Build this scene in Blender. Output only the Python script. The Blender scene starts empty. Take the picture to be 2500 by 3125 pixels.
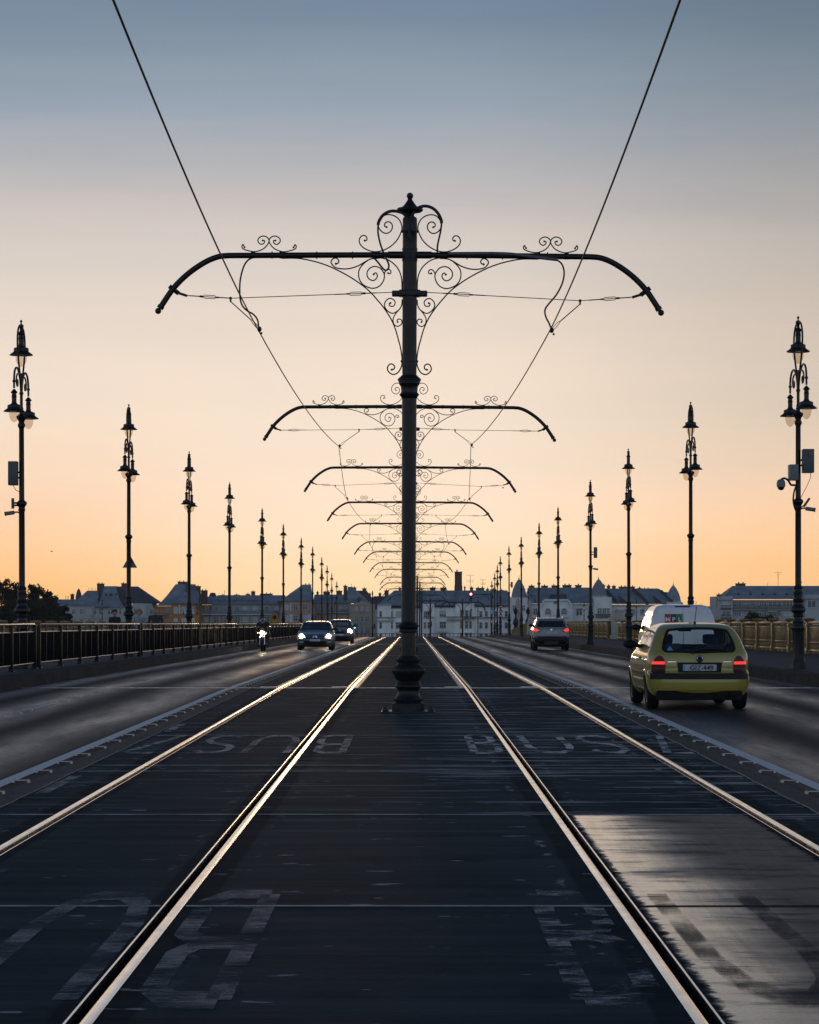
import bpy, bmesh, math, random
from mathutils import Vector, Matrix
from mathutils.bvhtree import BVHTree
from math import pi, sin, cos, radians, sqrt, hypot
random.seed(7)
scene = bpy.context.scene
COL = scene.collection
F, CX, CY, H = 7500.0, 1259.0, 1867.0, 1.52      # lens constants and eye height used while surveying the place

def wx(px, Y): return (px - CX) * Y / F
def wz(py, Y): return H + (CY - py) * Y / F

def deck(Y):
    if Y < 47: return 0.0
    if Y < 51: return -.0049 * (Y - 47) ** 2 / 8
    z = -.0049 * (Y - 49)
    if Y > 230:
        t = min(Y, 300) - 230
        z -= .5 * .000315 * t * t
        if Y > 300: z -= .022 * (min(Y, 400) - 300)
    return z

# ------------------------------------------------------------------ materials
class NG:
    def __init__(s, tree): s.t = tree; s.n = tree.nodes; s.l = tree.links
    def new(s, kind, **kw):
        n = s.n.new(kind)
        for k, v in kw.items(): setattr(n, k, v)
        return n
    def put(s, sock, v):
        if v is None: return
        if isinstance(v, bpy.types.NodeSocket): s.l.new(v, sock)
        elif isinstance(v, (tuple, list)) and sock.type == 'RGBA': sock.default_value = (*v[:3], 1)
        else: sock.default_value = v
    def math(s, op, a, b=None, c=None, clamp=False):
        n = s.new('ShaderNodeMath', operation=op, use_clamp=clamp)
        s.put(n.inputs[0], a); s.put(n.inputs[1], b); s.put(n.inputs[2], c)
        return n.outputs[0]
    def smooth(s, v, lo, hi, a=0.0, b=1.0):
        n = s.new('ShaderNodeMapRange', interpolation_type='SMOOTHSTEP')
        for i, x in enumerate((v, lo, hi, a, b)): s.put(n.inputs[i], x)
        return n.outputs[0]
    def mix(s, f, a, b, blend='MIX'):
        n = s.new('ShaderNodeMix', data_type='RGBA', blend_type=blend)
        s.put(n.inputs[0], f); s.put(n.inputs[6], a); s.put(n.inputs[7], b)
        return n.outputs[2]
    def noise(s, scale=5, detail=4, stretch=(1, 1, 1), rough=.55, coord=None, dist=0):
        if coord is None: coord = s.coord()
        m = s.new('ShaderNodeMapping'); s.l.new(coord, m.inputs[0]); m.inputs['Scale'].default_value = stretch
        n = s.new('ShaderNodeTexNoise'); s.l.new(m.outputs[0], n.inputs['Vector'])
        n.inputs['Scale'].default_value = scale; n.inputs['Detail'].default_value = detail
        n.inputs['Roughness'].default_value = rough; n.inputs['Distortion'].default_value = dist
        return n.outputs[0]
    def coord(s):
        if not hasattr(s, '_c'): s._c = s.new('ShaderNodeTexCoord')
        return s._c.outputs['Object']
    def xyz(s, v=None):
        n = s.new('ShaderNodeSeparateXYZ'); s.l.new(v or s.coord(), n.inputs[0]); return n.outputs
    def bump(s, h, strength=.3, dist=.01):
        n = s.new('ShaderNodeBump'); s.put(n.inputs['Height'], h)
        n.inputs['Strength'].default_value = strength; n.inputs['Distance'].default_value = dist
        return n.outputs[0]

MATS = {}
def newmat(name):
    m = bpy.data.materials.new(name); m.use_nodes = True
    g = NG(m.node_tree); b = g.n['Principled BSDF']
    MATS[name] = m
    return m, g, b

def mat(name, col, rough=.5, metal=0., var=.25, scale=6, stretch=(1, 1, 1), rvar=.12, bump=0., bscale=40, coat=0., emit=None, es=0., spec=None):
    if name in MATS: return MATS[name]
    m, g, b = newmat(name)
    n = g.noise(scale, 5, stretch)
    lo = tuple(c * (1 - var) for c in col); hi = tuple(min(1, c * (1 + var)) for c in col)
    g.put(b.inputs['Base Color'], g.mix(g.smooth(n, .3, .7), lo, hi))
    n2 = g.noise(scale * 2.3, 3, stretch)
    g.put(b.inputs['Roughness'], g.math('ADD', g.math('MULTIPLY', g.math('SUBTRACT', n2, .5), rvar * 2), rough, clamp=True))
    b.inputs['Metallic'].default_value = metal
    if coat: b.inputs['Coat Weight'].default_value = coat; b.inputs['Coat Roughness'].default_value = .05
    if spec is not None: b.inputs['Specular IOR Level'].default_value = spec
    if bump: g.put(b.inputs['Normal'], g.bump(g.noise(bscale, 3), bump, .01))
    if emit:
        b.inputs['Emission Color'].default_value = (*emit, 1); b.inputs['Emission Strength'].default_value = es
    return m

def glassmat(name, tint=(.55, .6, .62), refl=.5, opac=.35):
    if name in MATS: return MATS[name]
    m, g, b = newmat(name); g.n.remove(b)
    tr = g.new('ShaderNodeBsdfTransparent'); tr.inputs[0].default_value = (*tint, 1)
    gl = g.new('ShaderNodeBsdfGlossy'); gl.inputs['Roughness'].default_value = .04; gl.inputs[0].default_value = (.9, .95, 1, 1)
    df = g.new('ShaderNodeBsdfDiffuse'); df.inputs[0].default_value = (.02, .025, .03, 1)
    ge = g.new('ShaderNodeNewGeometry'); dt = g.new('ShaderNodeVectorMath', operation='DOT_PRODUCT'); g.l.new(ge.outputs['Incoming'], dt.inputs[0]); g.l.new(ge.outputs['Normal'], dt.inputs[1])
    fr = g.math('ADD', .045, g.math('MULTIPLY', .955, g.math('POWER', g.math('SUBTRACT', 1, g.math('ABSOLUTE', dt.outputs['Value'])), 5)))
    dust = g.smooth(g.noise(9, 4), .3, .8, opac * .8, opac * 1.2)
    m1 = g.new('ShaderNodeMixShader'); g.put(m1.inputs[0], dust); g.l.new(tr.outputs[0], m1.inputs[1]); g.l.new(df.outputs[0], m1.inputs[2])
    m2 = g.new('ShaderNodeMixShader'); g.put(m2.inputs[0], g.math('MULTIPLY', fr, refl * 2, clamp=True))
    g.l.new(m1.outputs[0], m2.inputs[1]); g.l.new(gl.outputs[0], m2.inputs[2])
    g.l.new(m2.outputs[0], g.n['Material Output'].inputs[0])
    return m

# ------------------------------------------------------------------ mesh helpers
class MB:
    def __init__(s): s.v = []; s.f = []
    def add(s, vs, fs, M=None):
        o = len(s.v)
        s.v += [tuple(M @ Vector(p)) for p in vs] if M is not None else [tuple(p) for p in vs]
        s.f += [tuple(i + o for i in f) for f in fs]
        return s
    def box(s, x0, x1, y0, y1, z0, z1, M=None):
        v = [(x, y, z) for z in (z0, z1) for y in (y0, y1) for x in (x0, x1)]
        return s.add(v, [(0, 2, 3, 1), (4, 5, 7, 6), (0, 1, 5, 4), (2, 6, 7, 3), (0, 4, 6, 2), (1, 3, 7, 5)], M)
    def bbox(s, x0, x1, y0, y1, z0, z1, b=.01, M=None):
        bm = bmesh.new(); t = MB().box(x0, x1, y0, y1, z0, z1)
        vs = [bm.verts.new(p) for p in t.v]
        for f in t.f: bm.faces.new([vs[i] for i in f])
        bmesh.ops.bevel(bm, geom=bm.edges[:], offset=b, segments=2, affect='EDGES', profile=.6)
        bm.verts.index_update()
        s.add([v.co[:] for v in bm.verts], [[v.index for v in f.verts] for f in bm.faces], M); bm.free()
        return s
    def tube(s, pts, r, n=8, cap=True, M=None):
        pts = [Vector(p) for p in pts]; k = len(pts)
        rs = r if isinstance(r, (list, tuple)) else [r] * k
        vs = []; fs = []; up = None
        for i, p in enumerate(pts):
            d = (pts[min(i + 1, k - 1)] - pts[max(i - 1, 0)])
            d = d.normalized() if d.length > 1e-9 else Vector((0, 0, 1))
            if up is None:
                up = Vector((0, 1, 0)) if abs(d.y) < .9 else Vector((1, 0, 0))
            a = d.cross(up); a = a.normalized() if a.length > 1e-6 else d.orthogonal().normalized()
            b = a.cross(d).normalized(); up = b
            for j in range(n):
                t = 2 * pi * j / n
                vs.append(p + (a * cos(t) + b * sin(t)) * rs[i])
        for i in range(k - 1):
            for j in range(n):
                j2 = (j + 1) % n
                fs.append((i * n + j, i * n + j2, (i + 1) * n + j2, (i + 1) * n + j))
        if cap: fs += [tuple(range(n))[::-1], tuple((k - 1) * n + j for j in range(n))]
        return s.add(vs, fs, M)
    def lathe(s, prof, n=20, c=(0, 0, 0), flute=None, M=None):
        vs = []; fs = []
        for i, (r, z) in enumerate(prof):
            for j in range(n):
                t = 2 * pi * j / n
                q = r
                if flute and flute[0] <= z <= flute[1]: q = r * (1 - flute[3] * (.5 + .5 * cos(flute[2] * t)) ** 3)
                vs.append((c[0] + q * cos(t), c[1] + q * sin(t), c[2] + z))
        k = len(prof)
        for i in range(k - 1):
            for j in range(n):
                j2 = (j + 1) % n
                fs.append((i * n + j, i * n + j2, (i + 1) * n + j2, (i + 1) * n + j))
        fs += [tuple(range(n))[::-1], tuple((k - 1) * n + j for j in range(n))]
        return s.add(vs, fs, M)
    def ball(s, c, r, n=12, sq=1., M=None):
        m = max(6, n // 2 + 2)
        return s.lathe([(max(1e-4, r * sin(pi * i / m)), -r * sq * cos(pi * i / m)) for i in range(m + 1)], n, c, M=M)
    def prism(s, poly, y0, y1, M=None):           # poly in x,z extruded along y
        k = len(poly)
        vs = [(x, y0, z) for x, z in poly] + [(x, y1, z) for x, z in poly]
        fs = [tuple(range(k)), tuple(range(2 * k - 1, k - 1, -1))] + [(i, i + k, (i + 1) % k + k, (i + 1) % k) for i in range(k)]
        return s.add(vs, fs, M)
    def strip(s, prof, Ys, zf=deck):              # cross-section (x, dz) swept along the deck
        k = len(prof); vs = []; fs = []
        for Y in Ys: vs += [(x, Y, zf(Y) + z) for x, z in prof]
        for i in range(len(Ys) - 1):
            for j in range(k - 1): fs.append((i * k + j, i * k + j + 1, (i + 1) * k + j + 1, (i + 1) * k + j))
        return s.add(vs, fs)
    def build(s, name, m, parent=None, smooth=35, recalc=True):
        me = bpy.data.meshes.new(name); me.from_pydata(s.v, [], s.f); me.update()
        if recalc:
            bm = bmesh.new(); bm.from_mesh(me); bmesh.ops.recalc_face_normals(bm, faces=bm.faces[:]); bm.to_mesh(me); bm.free()
        if smooth:
            me.shade_smooth(); me.set_sharp_from_angle(angle=radians(smooth))
        return link(name, me, m, parent)

def link(name, me, m, parent=None):
    o = bpy.data.objects.new(name, me); COL.objects.link(o)
    if m is not None: me.materials.append(MATS[m] if isinstance(m, str) else m)
    if parent is not None: o.parent = parent
    return o
def tag(o, label=None, cat=None, group=None, kind=None):
    for k, v in (('label', label), ('category', cat), ('group', group), ('kind', kind)):
        if v: o[k] = v
    return o
def thing(name, label, cat, loc=(0, 0, 0), rz=0, group=None):
    o = bpy.data.objects.new(name, None); COL.objects.link(o)
    o.empty_display_size = .3; o.location = loc; o.rotation_euler = (0, 0, rz)
    return tag(o, label, cat, group)
KIDS = {}
def kids(o): return [c for c in bpy.data.objects if c.parent == o]
def copy_tree(o, parent=None):
    c = o.copy(); COL.objects.link(c)
    if parent is not None: c.parent = parent
    for k in kids(o): copy_tree(k, c)
    return c
def smoothpath(pts, k=5):
    pts = [Vector(p) for p in pts]; out = []
    for i in range(len(pts) - 1):
        p0, p1, p2, p3 = pts[max(i - 1, 0)], pts[i], pts[i + 1], pts[min(i + 2, len(pts) - 1)]
        for j in range(k):
            t = j / k
            out.append(.5 * ((2 * p1) + (p2 - p0) * t + (2 * p0 - 5 * p1 + 4 * p2 - p3) * t * t + (3 * p1 - p0 - 3 * p2 + p3) * t ** 3))
    return out + [pts[-1]]
ORD = ['first', 'second', 'third', 'fourth', 'fifth', 'sixth', 'seventh', 'eighth', 'ninth', 'tenth', 'eleventh', 'twelfth', 'thirteenth', 'fourteenth', 'fifteenth', 'sixteenth', 'seventeenth', 'eighteenth', 'nineteenth']
TENS = ['', '', 'twenty', 'thirty', 'forty', 'fifty', 'sixty', 'seventy', 'eighty', 'ninety']
def ordw(i):
    i += 1
    if i < 20: return ORD[i - 1]
    h = ''
    if i >= 100: h = 'hundred and ' ; i -= 100
    if i == 0: return 'hundredth'
    if i < 20: return h + ORD[i - 1]
    t, u = divmod(i, 10)
    return h + (TENS[t][:-1] + 'ieth' if u == 0 else TENS[t] + '-' + ORD[u - 1])
def textmesh(s, size):
    cu = bpy.data.curves.new('t', 'FONT'); cu.body = s; cu.size = size; cu.align_x = 'CENTER'; cu.align_y = 'CENTER'; cu.extrude = .002; cu.offset = size * .012
    o = bpy.data.objects.new('t', cu); COL.objects.link(o)
    me = bpy.data.meshes.new_from_object(o.evaluated_get(bpy.context.evaluated_depsgraph_get()))
    bpy.data.objects.remove(o); bpy.data.curves.remove(cu)
    return me

# ------------------------------------------------------------------ camera, sky, light
cam = bpy.data.objects.new('camera', bpy.data.cameras.new('camera')); COL.objects.link(cam); scene.camera = cam
cam.location = (0, 0, H); cam.rotation_euler = (radians(90), 0, 0)
cam.data.sensor_fit = 'HORIZONTAL'; cam.data.sensor_width = 36; cam.data.lens = F / 2500 * 36
cam.data.shift_y = (CY - 1562.5) / 2500; cam.data.shift_x = -(CX - 1250) / 2500
cam.data.clip_start = .1; cam.data.clip_end = 20000
scene.view_settings.view_transform = 'Standard'; scene.view_settings.look = 'None'; scene.view_settings.exposure = 0; scene.view_settings.gamma = 1
scene.cycles.max_bounces = 6; scene.cycles.transparent_max_bounces = 12; scene.cycles.sample_clamp_indirect = 4
scene.cycles.use_denoising = True

def lin(*c): return tuple(((x / 255 + .055) / 1.055) ** 2.4 if x > 10 else x / 255 / 12.92 for x in c)
SUN_EL, SUN_AZ = 1.2, -2.0       # degrees above the horizon, degrees to the west of the road axis
world = bpy.data.worlds.new('World'); scene.world = world; world.use_nodes = True
g = NG(world.node_tree); bg = g.n['Background']
tc = g.new('ShaderNodeTexCoord'); X, Y, Z = g.xyz(tc.outputs['Generated'])
def ramp(fac, stops):
    r = g.new('ShaderNodeValToRGB'); g.put(r.inputs[0], fac); e = r.color_ramp.elements
    while len(e) > 1: e.remove(e[-1])
    for i, (p, c) in enumerate(stops):
        k = e[0] if i == 0 else e.new(p)
        k.position = p; k.color = (*lin(*c), 1)
    r.color_ramp.interpolation = 'B_SPLINE' if False else 'EASE' if False else 'LINEAR'
    return r.outputs[0]
cn = g.noise(2.6, 5, (1, 1, 11), .6, coord=tc.outputs['Generated'])
zz = g.math('ADD', Z, g.math('MULTIPLY', g.math('SUBTRACT', cn, .5), .034))
front = ramp(zz, [(0, (255, 215, 158)), (.012, (255, 224, 180)), (.028, (255, 230, 198)), (.046, (252, 228, 205)), (.075, (243, 226, 207)), (.098, (239, 222, 206)), (.113, (233, 218, 204)),
                  (.141, (216, 207, 200)), (.163, (193, 189, 189)), (.2, (152, 165, 179)), (.238, (118, 138, 158)), (.3, (92, 113, 140)), (.5, (56, 80, 114)), (1, (36, 58, 92))])
back = ramp(zz, [(0, (205, 214, 224)), (.08, (228, 236, 244)), (.2, (212, 224, 238)), (.4, (148, 168, 196)), (.6, (66, 94, 136)), (1, (36, 58, 92))])
az = g.math('DIVIDE', X, g.math('MAXIMUM', Y, .05))                     # side angle from the road axis
low = g.smooth(zz, .10, .0)
side = g.smooth(g.math('ABSOLUTE', g.math('ADD', az, .01)), .02, .17)
front = g.mix(g.math('MULTIPLY', side, low), front, (.995, .75, .53), 'MULTIPLY')       # the glow turns orange away from the sunset
dim = g.smooth(az, .0, .19)
front = g.mix(g.math('MULTIPLY', dim, g.math('MULTIPLY', g.smooth(zz, .03, .09), .62)), front, (.62, .62, .60), 'MULTIPLY')
front = g.mix(g.smooth(zz, .14, .03), front, (1.05, 1.055, 1.06), 'MULTIPLY')       # makes up for the haze in between
wisp = g.noise(5, 6, (1, .6, 7), .62, coord=tc.outputs['Generated'], dist=.6)
front = g.mix(g.math('MULTIPLY', g.smooth(wisp, .42, .72), g.math('MULTIPLY', g.smooth(zz, .0, .05), .5)), front, (1.09, 1.04, .98), 'MULTIPLY')
base = g.mix(g.smooth(Y, -.15, .85), back, front)
base = g.mix(g.smooth(Z, -.002, -.06), base, (.02, .025, .035))
sky = g.new('ShaderNodeTexSky'); sky.sky_type = 'NISHITA'; sky.sun_disc = False
sky.sun_elevation = radians(SUN_EL); sky.sun_rotation = radians(SUN_AZ); sky.altitude = 100
g.put(bg.inputs[0], g.mix(1.0, base, g.mix(1.0, sky.outputs[0], (.0018, .0018, .0022), 'MULTIPLY'), 'ADD'))
bg.inputs[1].default_value = 1.0
sun = bpy.data.objects.new('sun', bpy.data.lights.new('sun', 'SUN')); COL.objects.link(sun)
sun.data.energy = .10; sun.data.angle = radians(4); sun.data.color = (1, .62, .33)
el, az_ = radians(SUN_EL), radians(SUN_AZ)
sun.rotation_euler = Vector((sin(az_) * cos(el), cos(az_) * cos(el), sin(el))).to_track_quat('Z', 'Y').to_euler()
# ------------------------------------------------------------------ deck surfaces
RAILS = [-2.65, -1.205, 1.068, 2.605]          # running-edge rail heads
GSIDE = [1, -1, 1, -1]                          # side of the head on which the groove lies
def yrange(a, b, step):
    n = max(1, int(round((b - a) / step))); return [a + (b - a) * i / n for i in range(n + 1)]
YS = yrange(-30, 44, 4) + yrange(45, 60, 1)[0:] + yrange(64, 230, 6)[0:] + yrange(233, 420, 4)
YS_SLAB = YS

# asphalt
m, g, b = newmat('asphalt')
x, y, z = g.xyz()
warp = g.noise(.35, 3, (1.6, .12, 1))
right = g.smooth(x, -.5, .5)
per = g.math('ADD', 1.65, g.math('MULTIPLY', right, -.15)); off = g.math('ADD', 4.4, g.math('MULTIPLY', right, -.5))
ph = g.math('MULTIPLY', g.math('DIVIDE', g.math('SUBTRACT', g.math('ABSOLUTE', x), off), per), 2 * pi)
ph = g.math('ADD', ph, g.math('MULTIPLY', g.math('SUBTRACT', warp, .5), 2.2))
band = g.math('ADD', g.math('MULTIPLY', g.math('COSINE', ph), .5), .5)
band = g.math('MULTIPLY', band, g.smooth(g.noise(1.6, 6, (1, .12, 1), .65), .25, .7, .4, 1.0))
big = g.noise(.9, 6, (1, .3, 1), .65); fine = g.noise(60, 3); mid = g.noise(9, 5)
grain = g.noise(160, 2)
colr = g.mix(g.smooth(big, .3, .7), (.011, .0155, .020), (.019, .0245, .030))
colr = g.mix(g.math('MAXIMUM', g.smooth(grain, .57, .70), g.smooth(g.noise(38, 3), .66, .74)), colr, (.085, .09, .095))
g.put(b.inputs['Base Color'], colr)
ro = g.math('ADD', g.math('MULTIPLY', band, -.29), .61)
ro = g.math('ADD', ro, g.math('MULTIPLY', g.math('SUBTRACT', mid, .5), .30))
g.put(b.inputs['Roughness'], ro)
g.put(b.inputs['Specular IOR Level'], g.math('ADD', g.math('MULTIPLY', g.math('POWER', band, 1.3), .62), .02))
g.put(b.inputs['Normal'], g.bump(g.math('ADD', g.math('MULTIPLY', fine, .5), grain), .14, .004))

# tram slabs: broomed dark concrete, seamed with bitumen along the rails, scuffed by braking
m, g, b = newmat('tram_slab')
x, y, z = g.xyz()
broom = g.noise(14, 4, (.035, 1, 1)); broom2 = g.noise(45, 3, (.02, 1, 1)); blotch = g.noise(.8, 4, (1, .5, 1)); wide = g.noise(2.6, 6, (.10, 1, 1), .65)
d = None
for r in RAILS:
    a = g.math('ABSOLUTE', g.math('SUBTRACT', x, r)); d = a if d is None else g.math('MINIMUM', d, a)
edge = g.math('ADD', d, g.math('MULTIPLY', g.math('SUBTRACT', g.noise(2.2, 5, (1, .6, 1)), .5), .05))
bit = g.smooth(edge, .175, .14)                              # bitumen strip beside each rail
colr = g.mix(g.smooth(blotch, .3, .72), (.017, .031, .037), (.030, .047, .053))
colr = g.mix(g.smooth(wide, .35, .7), colr, (.040, .058, .064))
colr = g.mix(g.math('MULTIPLY', bit, .55), colr, (.010, .016, .020))
colr = g.mix(g.math('MULTIPLY', g.smooth(g.noise(55, 3, (.3, 1, 1)), .3, .7), .55), colr, (1.45, 1.42, 1.4), 'MULTIPLY')
colr = g.mix(g.math('MULTIPLY', g.smooth(broom, .55, .35), .5), colr, (.7, .71, .72), 'MULTIPLY')
colr = g.mix(g.math('MULTIPLY', g.smooth(g.noise(1.3, 6, (1, .8, 1), .7), .56, .66), .5), colr, (.5, .52, .55), 'MULTIPLY')
scarf = g.noise(4.2, 6, (.13, 1, 1), .62); patchy = g.noise(.5, 3, (1, .6, 1))
zone = g.math('MULTIPLY', g.smooth(y, 15, 22), g.smooth(y, 60, 46))
zone = g.math('MULTIPLY', zone, g.smooth(x, -1.4, 1.8, .22, 1.0))
scar = g.math('MULTIPLY', g.smooth(scarf, g.math('SUBTRACT', .64, g.math('MULTIPLY', patchy, .17)), .60), zone)
rag = g.noise(4.5, 6, (1, .5, 1), .65)
lip = g.math('MULTIPLY', g.smooth(g.math('ABSOLUTE', g.math('SUBTRACT', d, .23)), .05, .0), g.smooth(rag, .56, .62))
lip = g.math('MULTIPLY', lip, g.math('MULTIPLY', g.smooth(x, .2, 1.0, .3, 1), g.smooth(y, 8, 12)))
scar = g.math('MAXIMUM', scar, lip)
fleck = g.math('MULTIPLY', g.smooth(g.noise(5.5, 3, (.4, 1, 1)), .675, .70), .8)
scar = g.math('MAXIMUM', scar, fleck)
colr = g.mix(g.math('MULTIPLY', scar, .85), colr, (.34, .335, .33))
g.put(b.inputs['Base Color'], colr)
fringe = g.math('MULTIPLY', g.smooth(edge, .15, .10), g.smooth(y, 48.9, 49.1))    # worn shiny margin beside the rails past the expansion joint
ro = g.math('ADD', g.math('MULTIPLY', broom, .3), .56)
ro = g.math('SUBTRACT', ro, g.math('MULTIPLY', fringe, .42))
ro = g.math('ADD', ro, g.math('MULTIPLY', bit, .05))
g.put(b.inputs['Roughness'], ro)
g.put(b.inputs['Specular IOR Level'], g.math('ADD', g.math('MULTIPLY', fringe, .6), .003))
hh = g.math('ADD', g.math('MULTIPLY', broom2, .6), broom)
g.put(b.inputs['Normal'], g.bump(hh, .35, .008))

# smooth patched slab between the rails
m, g, b = newmat('smooth_slab')
x, y, z = g.xyz()
br = g.noise(8, 6, (.18, 1, 1), .65); gr = g.noise(70, 4, (1, .6, 1)); pud = g.noise(1.4, 4, (.25, 1, 1), .5, dist=.4); ln = g.noise(20, 3, (1, .04, 1))
colr = g.mix(g.smooth(pud, .4, .65), (.040, .042, .044), (.022, .026, .030))
g.put(b.inputs['Base Color'], colr)
wearx = g.smooth(g.math('ADD', x, g.math('MULTIPLY', g.math('SUBTRACT', pud, .5), .9)), 1.2, 2.0)
ro = g.math('ADD', g.math('ADD', .07, g.math('MULTIPLY', wearx, .40)), g.math('MULTIPLY', g.smooth(br, .5, .8), .22))
ro = g.math('ADD', ro, g.math('MULTIPLY', g.math('SUBTRACT', ln, .5), .12))
de = g.math('MINIMUM', g.math('ABSOLUTE', g.math('SUBTRACT', x, RAILS[2])), g.math('ABSOLUTE', g.math('SUBTRACT', x, RAILS[3])))
de = g.math('ADD', de, g.math('MULTIPLY', g.math('SUBTRACT', g.noise(9, 6, (1, 1, 1), .7), .5), .16))
dirt = g.smooth(de, .15, .10)
mott = g.smooth(g.noise(5, 6, (.35, 1, 1), .68), .50, .66)
ro = g.math('ADD', ro, g.math('ADD', g.math('MULTIPLY', dirt, .6), g.math('MULTIPLY', mott, .16)), clamp=True)
g.put(b.inputs['Roughness'], ro)
g.put(b.inputs['Specular IOR Level'], g.math('MULTIPLY', g.math('SUBTRACT', 1.0, dirt), g.math('ADD', .72, g.math('MULTIPLY', wearx, -.62))))
g.put(b.inputs['Normal'], g.bump(g.math('ADD', gr, g.math('MULTIPLY', br, .5)), .10, .005))

def paintmat(name, col, lo, hi, scale=5, stretch=(1, .5, 1), rough=.6, spec=.3, top=1.0):
    m, g, b = newmat(name)
    n = g.noise(scale, 6, stretch, .7); n2 = g.noise(26, 4, (.25, 1, 1)); n3 = g.noise(90, 3)
    mask = g.smooth(g.math('ADD', n, g.math('ADD', g.math('MULTIPLY', g.math('SUBTRACT', n2, .5), .25), g.math('MULTIPLY', g.math('SUBTRACT', n3, .5), .2))), lo, hi, 0, top)
    g.put(b.inputs['Alpha'], mask)
    g.put(b.inputs['Base Color'], g.mix(n2, tuple(c * .75 for c in col), col))
    b.inputs['Roughness'].default_value = rough; b.inputs['Specular IOR Level'].default_value = spec
paintmat('line_paint', (.60, .63, .62), .18, .40)
paintmat('worn_paint', (.27, .31, .325), .34, .62, 2.6, top=.85); paintmat('faded_paint', (.17, .215, .24), .38, .68, 1.7, (.7, 1, 1), top=.8); paintmat('smudged_paint', (.32, .35, .36), .46, .66, 1.9, (.8, 1, 1), top=.85)
paintmat('scuffed_paint', (.46, .48, .48), .39, .59, 3)
paintmat('dull_paint', (.030, .042, .056), .36, .62, 2.2, (1, .8, 1), rough=.8, spec=.03, top=.62)
paintmat('strip_asphalt_gap', (.018, .02, .024), .1, .2)
mat('strip_tarmac', (.05, .048, .047), .7, var=.3, scale=9, stretch=(1, .3, 1), bump=.4, bscale=120, spec=.15)
mat('crack_line', (.22, .2, .18), .75, var=.4, scale=6)
mat('seam', (.16, .185, .20), .5, var=.6, scale=3)
mat('pavement', (.042, .046, .052), .75, var=.25, scale=2, bump=.4, bscale=90, spec=.2)
mat('kerb_stone', (.022, .025, .028), .8, var=.35, scale=3, stretch=(1, .4, 1), bump=.4, bscale=40, spec=.15)
m, g, b = newmat('rail_steel')
b.inputs['Metallic'].default_value = 1
st = g.noise(30, 4, (1, .01, 1)); cr = g.noise(6, 4, (.1, 1, 1))
g.put(b.inputs['Base Color'], g.mix(g.smooth(st, .35, .7), (.72, .69, .66), (.95, .92, .88)))
g.put(b.inputs['Roughness'], g.math('ADD', g.math('MULTIPLY', cr, .20), .09))
mat('groove_black', (.006, .006, .007), .95, spec=0)  # near-black matt floor of the rail grooves
mat('joint_steel', (.42, .40, .38), .35, metal=1, var=.3)

def struct(name, mb, m, label=None):
    return tag(mb.build(name, m), label, None, None, 'structure')

# carriageways, tram bed, pavements
struct('road', MB().strip([(-7.82, -.004), (-5.4, .0), (-3.19, 0)], YS), 'asphalt')
struct('road', MB().strip([(3.05, 0), (5.6, 0), (8.28, -.004)], YS), 'asphalt')
def slab_gaps():
    segs = []; a = -3.19
    for r, s in zip(RAILS, GSIDE):
        lo = r - .027 if s > 0 else r - .085; hi = r + .085 if s > 0 else r + .027
        segs.append((a, lo)); a = hi
    segs.append((a, 3.05)); return segs
SEGS = slab_gaps()
mb = MB()
YP = [yy for yy in YS if yy > 18.4]
for k, (a, c) in enumerate(SEGS):
    if k == 3: mb.strip([(a, 0), ((a + c) / 2, 0), (c, 0)], [18.4] + YP)
    else: mb.strip([(a, 0), ((a + c) / 2, 0), (c, 0)], YS)
struct('tram_bed_road', mb, 'tram_slab')
struct('smooth_slab_road', MB().strip([(SEGS[3][0], 0), (1.8, 0), (SEGS[3][1], 0)], [-30, -10, 0, 5, 10, 15, 18.4]), 'smooth_slab')
# deck body below, river and banks
mb = MB().strip([(-14.4, .02), (-14.4, -1.6), (-9, -2.2), (9, -2.2), (14.6, -1.6), (14.6, .02)], YS)
struct('bridge_deck_ground', mb, 'kerb_stone')
mb = MB().strip([(-7.82, -.02), (-7.80, .23), (-7.77, .25), (-9.25, .25), (-9.28, .10), (-14.4, .10)], YS)
struct('pavement', MB().strip([(-14.4, .16), (-9.28, .16), (-9.25, .25), (-8.15, .25)], YS), 'pavement')
struct('kerb', MB().strip([(-8.15, .25), (-7.90, .254), (-7.84, .235), (-7.82, -.03)], YS), 'kerb_stone')
struct('kerb', MB().strip([(8.28, -.03), (8.30, .235), (8.36, .254), (8.62, .25)], YS), 'kerb_stone')
struct('pavement', MB().strip([(8.62, .25), (14.5, .25)], YS), 'pavement')
m, g, b = newmat('river_water')
g.put(b.inputs['Base Color'], (.01, .015, .02)); b.inputs['Roughness'].default_value = .12
g.put(b.inputs['Normal'], g.bump(g.noise(.4, 4, (1, .5, 1)), .25, .3))
tag(MB().add([(-4000, -600, -12), (4000, -600, -12), (4000, 520, -12), (-4000, 520, -12)], [(0, 1, 2, 3)]).build('river_water', 'river_water'), 'dark river running under the bridge deck', None, None, 'structure')
mat('bank_earth', (.05, .05, .045), .9, var=.4, scale=.05)
mb = MB().add([(-5000, 420, -6), (5000, 420, -6), (5000, 9000, -6), (-5000, 9000, -6), (-5000, 418, -13), (5000, 418, -13)], [(0, 1, 2, 3), (4, 5, 1, 0)])
struct('city_ground', mb, 'bank_earth')

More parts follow.
